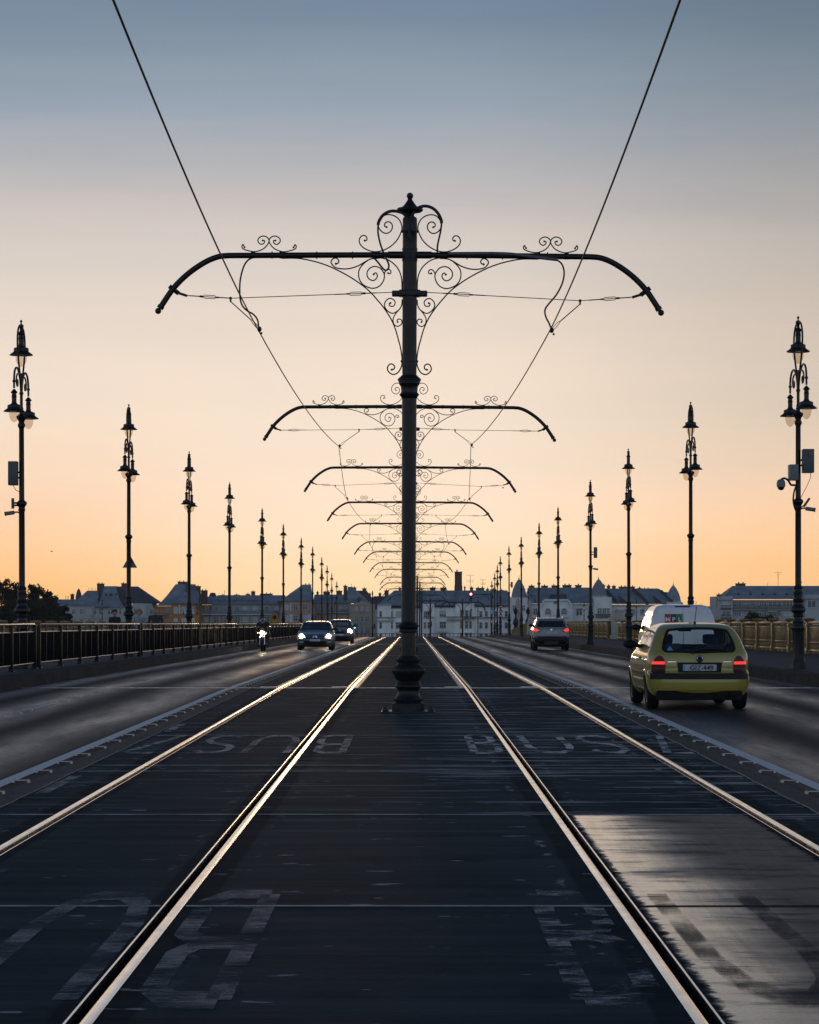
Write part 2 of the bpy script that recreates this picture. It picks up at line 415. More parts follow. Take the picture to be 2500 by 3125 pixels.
# seams between slabs (thin raised mastic beads) and the two steel expansion joints
def zat(Y, e=.004): return deck(Y) + e
mb = MB()
for Y, w in ((12.68, .022), (18.4, .022), (23.4, .018), (24.3, .018), (30.2, .02), (73.6, .07), (98.5, .04), (123, .06)):
    for k, (a, c) in enumerate(SEGS):
        if k == 3 and Y <= 12.7: continue
        mb.box(a + .01, c - .01, Y - w / 2, Y + w / 2, deck(Y) - .01, zat(Y, .005))
struct('slab_seam_road', mb, 'seam')
mat('patch_seam', (.012, .014, .017), .8, spec=.05)
struct('slab_seam_road', MB().box(SEGS[3][0] + .01, SEGS[3][1] - .01, 12.67, 12.69, -.01, .004), 'patch_seam')
for i, Y in enumerate((49.0, 154.0)):
    t = thing('expansion_joint', ['bright steel expansion joint crossing the deck just beyond the largest tram pole', 'bright steel expansion joint crossing the deck far ahead near the crest'][i], 'joint', (0, Y, deck(Y)), group='steel expansion joints across the deck')
    w = .05 if i == 0 else .11
    for a, c in ((-7.8, -3.2), (3.06, 8.27)): MB().bbox(a, c, -w / 2, w / 2, -.02, .012, .004).build('joint_bar', 'joint_steel', t)
    for a, c in SEGS: MB().bbox(a + .012, c - .012, -w / 2, w / 2, -.02, .010, .004).build('joint_bar', 'joint_steel', t)
    if i == 0:
        for r in RAILS: MB().bbox(r - .42, r - .12, .5, .62, -.01, .014, .004).build('joint_plate', 'joint_steel', t)

# rails
rl = ['outer rail of the oncoming tram track, beside the lane with the motorcycle', 'inner rail of the oncoming tram track, beside the pole row', 'inner rail of the outbound tram track, bordering the smooth slab', 'outer rail of the outbound tram track, beside the yellow car lane']
YR = [yy for yy in YS if yy <= 330]
for r, s, lb in zip(RAILS, GSIDE, rl):
    t = thing('tram_rail', lb, 'rail', (0, 0, 0), 0, 'grooved tram rails')
    MB().strip([(r - .026 * s, -.02), (r - .026 * s, .003), (r - .018 * s, .006), (r + .016 * s, .006), (r + .024 * s, .001), (r + .027 * s, -.035)], YR).build('rail_head', 'rail_steel', t)
    MB().strip([(r + .026 * s, -.034), (r + .074 * s, -.034)], YR).build('groove', 'groove_black', t)
    MB().strip([(r + .074 * s, -.036), (r + .075 * s, .002), (r + .084 * s, .003), (r + .085 * s, -.02)], YR).build('guard_lip', 'rail_steel', t)

# painted lines
def flat(mb, x0, x1, y0, y1, e=.005, n=None):
    Ys = yrange(y0, y1, 3.0)
    return mb.strip([(x0, e), (x1, e)], Ys)
struct('edge_line_road_marking', flat(MB(), -3.70, -3.56, -30, 300), 'line_paint')
struct('edge_line_road_marking', flat(MB(), 3.44, 3.58, -30, 300), 'line_paint')
struct('tarmac_strip_road', flat(flat(MB(), -3.42, -3.19, -30, 300, .003), 3.055, 3.30, -30, 300, .003), 'strip_tarmac')
mb = MB()
for sx in (-3.19, 3.055):
    pts = [(sx + random.uniform(-.012, .012), Y, zat(Y, .006)) for Y in yrange(6, 60, .5)]
    mb.tube(pts, .006, 4)
struct('tarmac_crack_road', mb, 'crack_line')
mb = MB()
for k in range(-4, 36):
    Y = 38.6 + 6.9 * (k) - .0
    if Y < 48.5: continue
    mb.strip([(-5.96, .005), (-5.86, .005)], yrange(Y + 1.6, Y + 3.6, 1))
    mb.strip([(5.64, .005), (5.74, .005)], yrange(Y + 4.1, Y + 6.1, 1))
mb.strip([(-5.96, .005), (-5.86, .005)], [38.4, 40.5]); mb.strip([(-5.96, .005), (-5.86, .005)], [24, 26])
for Y in (44.5, 38, 31): mb.strip([(5.64, .005), (5.74, .005)], [Y, Y + .8])
struct('lane_line_road_marking', mb, 'line_paint')
mb = MB()
for k in range(12): mb.strip([(7.98, .005), (8.06, .005)], yrange(46 + k * 12, 49.5 + k * 12, 2)); mb.strip([(-7.6, .005), (-7.52, .005)], yrange(50 + k * 12, 53 + k * 12, 2))
struct('kerb_line_road_marking', mb, 'worn_paint')

# BUSZ lettering: strokes as thin sheets; u across, v along the road (0..1)
GL = {'B': [[(0, 0), (0, 1)], [(0, 1), (.62, 1), (.92, .92), (.92, .64), (.66, .54), (0, .54)], [(.66, .54), (1, .45), (1, .1), (.68, 0), (0, 0)]],
      'U': [[(0, 1), (0, .34), (.12, .12), (.35, .02), (.65, .02), (.88, .12), (1, .34), (1, 1)]],
      'S': [[(.97, .84), (.72, .98), (.3, .98), (.04, .86), (.04, .68), (.25, .57), (.75, .46), (.97, .33), (.97, .15), (.7, .02), (.28, .02), (.02, .15)]],
      'Z': [[(0, 1), (1, 1), (0, 0), (1, 0)]]}
def letter(mb, ch, x0, x1, y0, y1, flip, wx_=.088, wy=.38):
    for st in GL[ch]:
        pts = [(x0 + (1 - u if flip else u) * (x1 - x0), y0 + (1 - v if flip else v) * (y1 - y0)) for u, v in st]
        out = []
        for i in range(len(pts)):
            a, c = Vector(pts[max(i - 1, 0)]), Vector(pts[min(i + 1, len(pts) - 1)])
            dd = (c - a); n = Vector((-dd.y, dd.x))
            n = Vector((-(c.y - a.y) / wy, (c.x - a.x) / wx_)); n = n.normalized() if n.length > 1e-6 else Vector((1, 0))
            p = Vector(pts[i]); o = Vector((n.x * wx_ / 2, n.y * wy / 2)); out.append((p + o, p - o))
        vs = []; fs = []
        for l, r in out: vs += [(l.x, l.y, .005), (r.x, r.y, .005)]
        for i in range(len(out) - 1): fs.append((2 * i, 2 * i + 1, 2 * i + 3, 2 * i + 2))
        mb.add(vs, fs)
WL = [('B', -1.07, -.76), ('U', -1.82, -1.36), ('S', -2.40, -2.02), ('Z', -3.12, -2.80)]
WR = [('B', .67, .95), ('U', 1.31, 1.77), ('S', 1.98, 2.36), ('Z', 2.74, 3.02)]
for y0, y1 in ((9.6, 13.2), (26.4, 30.1)):
    for row, flip in ((WL, True), (WR, False)):
        for ch, a, c in row:
            if y0 < 20 and ch in 'SZ': continue
            mb = MB(); letter(mb, ch, a, c, y0, y1, flip, *((.105, .44) if y0 < 20 else (.088, .38)))
            mt = ('worn_paint' if flip else 'scuffed_paint') if y0 > 20 else ('faded_paint' if flip else 'smudged_paint')
            if not flip and y0 < 20 and ch == 'U': mt = 'dull_paint'
            struct('bus_lane_letter_road_marking', mb, mt)
mb = MB()
for Y in (13.5, 20.5, 31): mb.strip([(-3.16, .006), (-3.05, .006)], [Y, Y + 2.2])
struct('edge_dash_road_marking', mb, 'worn_paint')

# staple-like road studs along the edge lines
mat('stud_steel', (.30, .30, .30), .35, metal=1, var=.2)
t0 = thing('road_stud', 'x', 'road stud')
MB().bbox(-.075, .075, -.018, .018, .018, .030, .005).build('stud_bar', 'stud_steel', t0)
for sx in (-.068, .068): MB().bbox(sx - .012, sx + .012, -.03, .03, -.01, .022, .004).build('stud_foot', 'stud_steel', t0)
spots = [[], []]
for side, X in ((0, -3.47), (1, 3.345)):
    Y = 15.0
    while Y < 48: spots[side].append((X, Y)); Y += 1.36
    Y = 50
    while Y < 104: spots[side].append((X, Y)); Y += .95
spots[0] += []
used = False
names = ['the dark-railing carriageway', 'the yellow car carriageway']
for side in (0, 1):
    for i, (X, Y) in enumerate(spots[side]):
        o = t0 if not used else copy_tree(t0); used = True
        o.location = (X, Y, deck(Y)); o.rotation_euler = (0, 0, random.uniform(-.08, .08) + (.12 if side else -.12) * 0)
        o['label'] = f'small steel staple stud, {ordw(i)} from the camera end along {names[side]} edge line'; o['category'] = 'road stud'
        o['group'] = 'staple studs along ' + names[side]
for i, (X, Y) in enumerate([(-5.9, 35.2), (-5.9, 36.6), (-5.9, 37.7), (-5.9, 41.6), (-5.9, 43.2), (-5.9, 44.8), (-5.9, 46.4), (-5.9, 33.6)]):
    o = copy_tree(t0); o.location = (X, Y, deck(Y)); o['label'] = f'small steel staple stud, {ordw(i)} placed on the lane divider before the expansion joint'; o['group'] = 'staple studs on the lane divider'
# ------------------------------------------------------------------ tram poles
mat('pole_paint', (.0055, .0075, .0085), .42, var=.25, scale=3, rvar=.08, bump=.08, bscale=60, spec=.35)
mat('iron_paint', (.006, .007, .008), .45, var=.2, spec=.3)
mat('cable_black', (.008, .008, .009), .5, spec=.3)
mat('conduit_grey', (.075, .085, .095), .5)
mat('wire_copper', (.02, .018, .016), .5, metal=.3)
S1 = 1 / 201.0
def c1(pts): return [((1050 + x / 3.08 - 1251.5) * S1, 0, (2172 - (560 + y / 3.08)) * S1) for x, y in pts]
def c3(pts): return [((1250 + x / 2.156 - 1251.5) * S1, 0, (2172 - (640 + y / 2.156)) * S1) for x, y in pts]
def c2(pts): return [((450 + x / 2.156 - 1251.5) * S1, 0, (2172 - (640 + y / 2.156)) * S1) for x, y in pts]
def pr(pts): return [(r * S1, (2172 - y) * S1) for r, y in pts]
mirror = lambda P: [(-x, y, z) for x, y, z in P]

pole = thing('tram_pole', 'x', 'tram pole')
mb = MB().bbox(-.41, .41, -.36, .36, -.012, .016, .006)
mb.build('base_plate', 'pole_paint', pole)
for sx, sy in ((-1, -1), (1, -1), (-1, 1), (1, 1)):
    b2 = MB().bbox(sx * .345 - .045, sx * .345 + .045, sy * .27 - .045, sy * .27 + .045, .016, .062, .006)
    b2.lathe([(.02, .06), (.02, .085), (.012, .088)], 6, (sx * .345, sy * .27, 0)).build('anchor_bolt', 'pole_paint', pole)
prof = pr([(50.7, 2171), (50.7, 2150), (51.8, 2148.5), (51.6, 2146), (46, 2144), (40, 2141), (40.5, 2138), (42.8, 2136), (43.3, 2133), (42, 2130.5), (38, 2127), (35, 2120), (32.2, 2111), (33, 2104), (36, 2099.5), (40, 2097), (41.5, 2094), (41, 2091), (37.5, 2088), (36.2, 2085.5), (36.8, 2083), (35, 2080), (33.5, 2078)])
MB().lathe(prof, 40).build('pedestal', 'pole_paint', pole)
prof = pr([(33.5, 2078), (38, 2072), (43, 2064), (47.5, 2056), (50.6, 2049), (51.3, 2044), (49.5, 2039), (45.5, 2035), (41, 2031.5), (36.5, 2028), (33.5, 2025), (32.5, 2023)])
zt = lambda y: (2172 - y) * S1
MB().lathe(prof, 112, flute=(zt(2050), zt(2034), 28, .055)).build('fluted_bulb', 'pole_paint', pole)
mb = MB().lathe(pr([(32.5, 2023), (34, 2019), (36.4, 2014), (36.6, 2010.5), (33.5, 2008.5), (29.5, 2005.5), (27.5, 2001), (22.4, 2000.5)]), 40)
for k in range(34):
    a = 2 * pi * k / 34; mb.ball((.172 * cos(a), .172 * sin(a), zt(2014)), .018, 6)
for k in range(34):
    a = 2 * pi * k / 34; mb.ball((.208 * cos(a), .208 * sin(a), zt(2134.5)), .018, 6)
mb.build('beaded_ring', 'pole_paint', pole)
MB().lathe(pr([(22.4, 2001), (22.4, 1931), (27.5, 1930), (28.6, 1926), (28.4, 1922), (26.8, 1920.5), (29, 1915), (30, 1912.5), (32.6, 1911), (32.8, 1908.5), (30, 1906), (26.5, 1903.5), (23.5, 1900), (22.4, 1896)]), 36).build('lower_ring', 'pole_paint', pole)
MB().lathe(pr([(22.2, 1897), (21.6, 1680), (22.2, 1400), (22.4, 1217)]), 36).build('shaft', 'pole_paint', pole)
MB().lathe(pr([(22.5, 1217), (26.5, 1209), (28.5, 1207.5), (30.3, 1205), (29.5, 1202), (26, 1199), (25, 1195), (26, 1181), (28, 1177), (32, 1171), (31.5, 1168), (33.5, 1166.5), (33, 1163), (36, 1160.5), (36.3, 1158), (33, 1154), (28, 1150), (24, 1145.5), (22, 1145)]), 36).build('collar', 'pole_paint', pole)
MB().lathe(pr([(22, 1146), (22, 1104.5), (23.6, 1104), (23.6, 1101), (22, 1100.5), (22, 798), (23.8, 797), (23.8, 792), (22.8, 790), (22.8, 764), (23.8, 763), (23.6, 758), (22, 757), (22, 709), (23.4, 707), (23.4, 704), (22, 702.5), (22, 668), (20, 664), (14, 661), (12, 653), (16, 650)]), 36).build('upper_shaft', 'pole_paint', pole)
MB().lathe(pr([(12, 651), (18, 650), (34, 647), (39.5, 643), (40.3, 639.5), (38.5, 636), (26, 633), (21, 629), (14.5, 621), (9.5, 613), (6.5, 609), (7.5, 607.5), (4.5, 605.5)]), 36).ball((0, 0, zt(598)), 10.3 * S1, 18).build('finial', 'pole_paint', pole)
MB().bbox(-.165, .165, -.125, .125, zt(905), zt(886), .02).bbox(-.27, .27, -.05, .05, zt(905), zt(887), .02).build('wire_bracket', 'pole_paint', pole)
armR = c3([(30, 297), (400, 299), (800, 302), (1140, 305), (1200, 306), (1262, 313), (1335, 341), (1415, 390), (1490, 450), (1557, 520), (1608, 593), (1648, 655)])
armL = mirror(armR)
SC = {}
SC['crest'] = c1([(840, 410), (858, 400), (855, 375), (830, 360), (800, 370), (785, 400), (795, 440), (830, 467), (870, 462), (905, 430), (918, 390), (905, 345), (870, 305), (820, 292), (760, 308), (715, 350), (695, 410), (705, 460), (740, 530), (800, 590), (870, 628), (940, 642), (1000, 632), (1060, 602), (1092, 562), (1095, 525), (1075, 495), (1045, 490), (1025, 510), (1028, 535), (1045, 537)])
SC['spiral'] = c1([(692, 1000), (696, 900), (715, 830), (755, 770), (820, 720), (890, 700), (940, 701), (1000, 715), (1060, 760), (1095, 810), (1102, 860), (1090, 910), (1055, 955), (1000, 980), (955, 985), (905, 965), (870, 920), (858, 870), (870, 830), (900, 795), (945, 780), (985, 790), (1015, 820), (1023, 855), (1010, 890), (975, 912), (945, 905), (925, 875), (930, 850), (945, 840), (960, 855)])
SC['curl'] = c1([(858, 880), (856, 840), (835, 812), (810, 810), (797, 830), (805, 848), (824, 843)])
SC['brace'] = c3([(845, 322), (740, 322), (640, 340), (560, 364), (500, 389), (420, 430), (340, 480), (270, 535), (215, 595), (170, 650), (125, 720), (95, 790), (78, 850)]) + c1([(706, 1540), (693, 1620), (690, 1680), (700, 1730), (730, 1778), (775, 1795), (815, 1770), (827, 1735), (810, 1702), (785, 1697), (762, 1715), (765, 1742), (786, 1750)])
SC['wave'] = c3([(225, 320), (262, 325), (300, 345), (345, 371), (400, 388), (450, 390), (495, 380), (520, 352), (515, 330), (490, 319), (471, 335), (475, 352), (490, 357)])
SC['volute'] = c1([(692, 1090), (695, 1140), (715, 1180), (750, 1208), (785, 1220), (830, 1195), (857, 1150), (845, 1105), (810, 1080), (775, 1090), (757, 1115), (765, 1145), (785, 1155), (808, 1148), (812, 1128), (800, 1123)])
SC['tendril'] = c1([(712, 1178), (745, 1215), (770, 1255), (776, 1290), (765, 1325), (735, 1343), (705, 1330), (691, 1305), (700, 1280), (720, 1274), (738, 1285), (733, 1302)])
dl = [(769, 250), (763, 243), (760, 232), (752, 240), (756, 258), (790, 272), (840, 279), (890, 262), (918, 235), (930, 208), (918, 185), (890, 176), (862, 190), (857, 212), (875, 230), (895, 225), (901, 208), (888, 205)]
SC['heart'] = c3(dl); SC['heart2'] = c3([(1860 - x, y) for x, y in dl])
RAD = {'crest': .0100, 'spiral': .0100, 'curl': .0095, 'brace': .0105, 'wave': .0105, 'volute': .0095, 'tendril': .0090, 'heart': .0095, 'heart2': .0095}
for sgn in (1, -1):
    P = armR if sgn > 0 else armL
    path = smoothpath(P, 4)
    e = path[-1]; prev = path[-4]; dr = (e - prev).normalized()
    mb = MB().tube(path, .044, 16)
    mb.ball(tuple(e + dr * .035), .045, 14)
    ar = MB().tube(path, .044, 16)
    mbA = ar; mbA.tube([(sgn * .09, 0, zt(778)), (sgn * .33, 0, zt(778))], .055, 16)
    for xx in (380, 615, 910):
        X0 = (1250 + xx / 2.156 - 1251.5) * S1 * sgn; mbA.tube([(X0 - .008, 0, zt(779.5)), (X0 + .008, 0, zt(779.5))], .058, 14)
    for xx in (215, 848, 1035):
        X0 = (1250 + xx / 2.156 - 1251.5) * S1 * sgn; mbA.tube([(X0 - .03, 0, zt(779.5)), (X0 + .03, 0, zt(779.5))], .054, 14)
    mbA.build('arm', 'pole_paint', pole)
    MB().tube([e - dr * .05, e], .052, 14).ball(tuple(e + dr * .045), .048, 16).build('arm_ball', 'pole_paint', pole)
    for k, pts in SC.items():
        q = smoothpath(pts if sgn > 0 else mirror(pts), 4)
        n = len(q); rr = [RAD[k]] * n
        mb = MB().tube(q, rr, 7)
        ends = [0, -1] if k in ('crest', 'heart', 'heart2') else [-1]
        if k == 'spiral' : ends = [-1]
        for en in ends: mb.ball(tuple(q[en]), RAD[k] * 1.7, 8)
        mb.build('scroll', 'iron_paint', pole)
    MB().ball((sgn * .112, 0, zt(705.5)), .026, 10).ball((sgn * .112, 0, zt(1102.5)), .024, 10).ball((sgn * .46, 0, zt(779)), .03, 8, 1.5).build('scroll_clip', 'pole_paint', pole)
POLES = []
pw = [1535, 885, 642, 503, 415, 340, 290, 252, 224.4, 198.3]
px_ = [1248.5, 1247.5, 1250, 1250.5, 1251.5, 1251.5, 1253.5, 1254.5, 1256, 1259]
py_ = [780, 1242, 1427, 1533, 1598, 1653.5, 1684, 1717, 1737.6, 1761.4]
for w, x, y in zip(pw, px_, py_): POLES.append((F * 7.64 / w, x, y, 1, 1))
POLES += [(317, 1273, 1779, 1.27, 1.01), (345, 1281, 1797, 1.36, .98), (373, 1287, 1816, 1.37, .96)]
pole_tops = []
for i, (Y, x, y, sl, sr) in enumerate(POLES):
    o = pole if i == 0 else copy_tree(pole)
    z0 = deck(Y); arm = wz(y, Y)
    if Y > 245: z0 = min(z0, arm - 6.9)
    o.location = (wx(x, Y), Y, z0)
    o.scale = (1, 1, (arm - z0) / ((2172 - 780) * S1))
    if i == 0: o.rotation_euler = (0, radians(.2), 0); o.location.x = wx(1246, Y)
    if sl != 1:
        for k in kids(o):
            if k.name.split('.')[0] in ('arm', 'arm_ball', 'scroll'):
                xs = [v.co.x for v in k.data.vertices]; k.scale.x = sl if sum(xs) < 0 else sr
    o['label'] = f'dark ornate tram pole with scrolled double arm, {ordw(i)} in the row from the camera'
    o['category'] = 'tram pole'; o['group'] = 'tram poles down the middle of the bridge'
    pole_tops.append(o)

# masts over the far junction
def mast(px, ytop, yarm, half, Y, label):
    t = thing('junction_mast', label, 'mast', (wx(px, Y), Y, deck(Y)))
    k = Y / F; zb = t.location.z
    top, za = wz(ytop, Y) - zb, wz(yarm, Y) - zb
    MB().lathe([(.32, 0), (.34, .5), (.2, .8), (.15, 1.2), (.14, top - .8), (.11, top - .2), (.05, top)], 12).build('shaft', 'iron_paint', t)
    for sg in (-1, 1):
        L = half * k
        MB().tube(smoothpath([(0, 0, za), (sg * L * .7, 0, za), (sg * L * .86, 0, za - .15), (sg * L * .95, 0, za - .55), (sg * L, 0, za - 1.1)], 4), .09, 8).build('arm', 'iron_paint', t)
        MB().tube(smoothpath([(sg * .12, 0, za - 2.2), (sg * .3, 0, za - 1.2), (sg * .9, 0, za - .4), (sg * 1.8, 0, za - .08)], 4), .04, 6).build('brace', 'iron_paint', t)
    return t
mast(1313.5, 1823, 1834, 62, 425, 'dark mast with curved arms standing before the white building, beside the tram pole row')
mast(1412, 1826, 1838, 66, 425, 'dark mast with curved arms before the white building, under the red signal')

# span wires, droppers, contact wires
def spanA():
    t = thing('span_wire', 'x', 'span wire')
    x0, z0 = c2([(1612, 540)])[0][0], c2([(1612, 540)])[0][2]
    nx, nz = c2([(548, 588)])[0][0], c2([(548, 588)])[0][2]
    ax, az2 = c2([(168, 533)])[0][0], c2([(168, 533)])[0][2]
    return t, (x0, z0), (nx, nz), (ax, az2)
def span_thing(sgn, node, wire, label, group, scale):
    """node and wire given as (x, z) on the side sgn; the strand runs bracket -> node -> arm."""
    t = thing('span_wire', label, 'span wire', group=group)
    b0 = Vector((sgn * .27, 0, zt(892))); a0 = Vector((sgn * 3.60, 0, zt(884)))
    a1 = a0 - Vector((sgn * .20, 0, .10)); n = Vector((sgn * node[0], 0, node[1])); w = Vector((sgn * wire[0], 0, wire[1]))
    MB().tube([b0, n, a1], .0065, 5).build('strand', 'cable_black', t)
    def turn(p, q, f0, name='turnbuckle'):
        d = (q - p).normalized(); c = p + (q - p) * f0; u = Vector((0, 0, 1)); h = .10
        m2 = MB()
        for s in (-1, 1): m2.tube([c - d * h, c - d * h * .8 + u * s * .024, c + d * h * .8 + u * s * .024, c + d * h], .006, 5)
        m2.tube([c - d * (h + .05), c - d * h], .016, 6).tube([c + d * h, c + d * (h + .04)], .013, 6)
        m2.tube([c + d * h, c + d * h + d * .22], .009, 5).tube([c - d * h - d * .22, c - d * h], .009, 5)
        m2.build(name, 'cable_black', t)
    L = (n - b0).length
    turn(b0, n, min(.5, .55 / L)); turn(a1, n, min(.55, .36 / max(.3, (n - a1).length)))
    MB().ball(tuple(n), .024, 8).tube([n, n - Vector((0, 0, .06))], .014, 6).build('node_clamp', 'cable_black', t)
    MB().tube([a0 - Vector((sgn * .09, 0, .07)), a0 + Vector((sgn * .05, 0, .04))], .035, 8).tube([a0 - Vector((sgn * .22, 0, .105)), a0 - Vector((sgn * .08, 0, .06))], .02, 6).build('arm_clamp', 'cable_black', t)
    d = (w - n)
    MB().tube([n - Vector((0, 0, .05)), n + d * .68], .009, 5).tube([n + d * .68, n + d * .8 + Vector((0, 0, .028)), w + Vector((0, 0, .02))], .005, 4).tube([n + d * .68, n + d * .8 - Vector((0, 0, .028)), w - Vector((0, 0, .02))], .005, 4).build('dropper', 'cable_black', t)
    MB().ball(tuple(w), .034, 8, 1.3).tube([w + Vector((0, -.1, 0)), w + Vector((0, .1, 0))], .02, 6).ball(tuple(w + Vector((.03, 0, -.06))), .018, 6).build('wire_clamp', 'cable_black', t)
    return t
ZW = zt(1006)
LW, RW = [], []
protos = {}
for i, (Y, x, y, sl, sr) in enumerate(POLES):
    po = pole_tops[i]; odd = i % 2 == 0
    for sgn in (-1, 1):
        off = po.location.x
        if odd: nd, wv = (2.72, 6.27) if sgn < 0 else (2.59, 6.25), (2.28, ZW) if sgn < 0 else (2.16, ZW)
        else: nd, wv = (1.33, 6.33) if sgn < 0 else (1.20, 6.33), (1.84, 5.90) if sgn < 0 else (1.64, 5.94)
        key = (odd, sgn)
        side = 'oncoming track' if sgn < 0 else 'outbound track'
        lab = f'thin span wire with turnbuckles over the {side} at the {ordw(i)} tram pole'
        if key not in protos:
            o = protos[key] = span_thing(sgn, nd, wv, lab, 'span wires under the tram pole arms', 1)
        else:
            o = copy_tree(protos[key]); o['label'] = lab
        o.location = po.location; o.rotation_euler = po.rotation_euler
        sc = po.scale.z; o.scale = (sl if sgn < 0 else sr, 1, sc)
        p = Vector((off + sgn * wv[0] * o.scale.x, Y, po.location.z + wv[1] * sc))
        (LW if sgn < 0 else RW).append(p)
for W, nm, near in ((LW, 'oncoming', (-1.95, 9.5, 5.92)), (RW, 'outbound', (1.72, 9.5, 5.85))):
    P = [Vector((W[1].x + (0 if True else 0), -18, 5.9)), Vector(near)] + W
    pts = []
    for a, c in zip(P[:-1], P[1:]):
        k = 16 if a.y < 60 else 6
        L = (c - a).length
        for j in range(k):
            u = j / k; q = a.lerp(c, u); q.z -= 4 * (.22 * (L / 28) ** 2) * u * (1 - u); pts.append(q)
    pts.append(P[-1])
    tag(MB().tube(pts, .0095, 6).build('contact_wire', 'wire_copper'), f'taut overhead contact wire running above the {nm} tram track', 'wire', 'overhead contact wires')

# feeder cables
def feeder(pi_, pts, label, r=.013):
    po = pole_tops[pi_]; t = thing('feeder_cable', label, 'cable', tuple(po.location), group='feeder cables hanging from the tram poles')
    t.scale = po.scale; t.rotation_euler = po.rotation_euler
    MB().tube(smoothpath(pts, 5), r, 6).build('cable', 'cable_black', t); return t
fl = c2([(695, 318), (660, 338), (632, 385), (612, 470), (610, 560), (622, 625), (655, 665), (700, 692), (728, 730), (733, 775)])
fr = c3([(975, 328), (1005, 355), (1020, 410), (1008, 480), (970, 555), (920, 615), (895, 655), (900, 700), (920, 740), (936, 778)])
t1 = feeder(0, fl, 'black feeder cable drooping from the tall pole arm to the oncoming contact wire')
t2 = feeder(0, fr, 'black feeder cable drooping from the tall pole arm to the outbound contact wire')
MB().tube(smoothpath(c3([(255, 291), (450, 289), (620, 290), (740, 300), (860, 315), (978, 328)]), 4), .026, 10).build('conduit', 'conduit_grey', t2).location = (0, -.05, 0)
lw = [(480, 120)]
h1 = feeder(0, c1([(625, 520), (612, 440), (618, 370), (640, 310), (690, 245), (760, 222), (830, 240), (880, 285), (912, 345), (918, 385)]), 'thick black hose arching from the tall pole top toward the outbound arm', .024)
for ob in kids(h1): ob.location.y = -.11
MB().tube(smoothpath(c1([(918, 385), (908, 460), (890, 540), (880, 600), (880, 660)]), 4), .014, 6).build('cable_tail', 'cable_black', h1).location = (0, -.06, 0)
h2 = feeder(0, c1([(600, 360), (585, 320), (550, 285), (480, 268), (420, 275), (365, 310), (330, 365), (322, 400)]), 'thick black hose arching from the tall pole top toward the oncoming arm', .024)
for ob in kids(h2): ob.location.y = -.09
MB().tube(smoothpath(c1([(322, 400), (322, 470), (340, 560), (368, 640), (400, 710), (424, 770), (418, 805), (395, 822), (365, 800), (325, 750), (285, 705)]), 4), .014, 6).build('cable_tail', 'cable_black', h2).location = (0, -.06, 0)
for i in (5, 8):
    for k, (src, nm) in enumerate(((fl, 'oncoming'), (fr, 'outbound'))):
        o = copy_tree((t1, t2)[k]); po = pole_tops[i]; o.location = po.location; o.scale = po.scale; o.rotation_euler = (0, 0, 0)
        o['label'] = f'thin feeder cable hanging to the {nm} contact wire at the {ordw(i)} tram pole'

# ------------------------------------------------------------------ lamp posts
m = glassmat('globe_glass', (.97, .90, .80), .25, .16)
mat('globe_white', (.75, .72, .66), .3)
def lantern(parent, c, s, hook=True):
    t = MB().lathe([(.012, .56), (.03, .545), (.05, .52), (.075, .49), (.085, .475), (.08, .46), (.055, .45), (.06, .38), (.068, .37), (.06, .36), (.058, .27), (.062, .22), (.08, .19), (.15, .165), (.165, .155), (.168, .085), (.175, .075), (.225, .04), (.262, .012), (.258, .0), (.13, .012), (.10, .03)], 20)
    t.v = [(c[0] + x * s, c[1] + y * s, c[2] + z * s) for x, y, z in t.v]
    o = t.build('lantern', 'pole_paint', parent)
    gl = MB().lathe([(.125, .01), (.128, -.05), (.120, -.11), (.10, -.17), (.07, -.22), (.035, -.25), (.002, -.262)], 16)
    gl.v = [(c[0] + x * s, c[1] + y * s, c[2] + z * s) for x, y, z in gl.v]
    gl.build('glass_globe', 'globe_glass', o)
    return o
lamp = thing('lamp_post', 'x', 'street lamp')
pl = [(.20, 0), (.20, .05), (.185, .08), (.185, .14), (.165, .18), (.15, .24), (.138, .30), (.135, .34)]
MB().lathe(pl + [(.132, .86), (.14, .88), (.155, .90), (.165, .94), (.155, .98), (.128, 1.0), (.118, 1.03), (.125, 1.06)], 8).lathe([(.12, 1.03), (.13, 1.07), (.11, 1.12), (.10, 1.17), (.115, 1.2), (.118, 1.23), (.10, 1.26), (.13, 1.28), (.172, 1.32), (.178, 1.36), (.16, 1.40), (.125, 1.44), (.11, 1.48), (.115, 1.53), (.128, 1.555), (.12, 1.58), (.10, 1.6), (.098, 1.66), (.105, 1.70), (.11, 1.74), (.095, 1.76), (.09, 1.81), (.105, 1.835), (.105, 1.86), (.085, 1.88), (.072, 1.9)], 18).build('ornate_base', 'pole_paint', lamp)
MB().lathe([(.07, 1.88), (.068, 3.62), (.085, 3.66), (.072, 3.69), (.075, 3.72), (.10, 3.76), (.122, 3.80), (.118, 3.83), (.085, 3.86), (.062, 3.88), (.058, 5.52), (.07, 5.55), (.088, 5.59), (.082, 5.63), (.065, 5.65), (.07, 5.70), (.11, 5.76), (.12, 5.81), (.09, 5.83), (.05, 5.86), (.045, 6.0), (.035, 6.02), (.035, 6.30), (.05, 6.32), (.05, 6.35), (.034, 6.37), (.03, 6.75), (.02, 6.8)], 14).build('shaft', 'pole_paint', lamp)
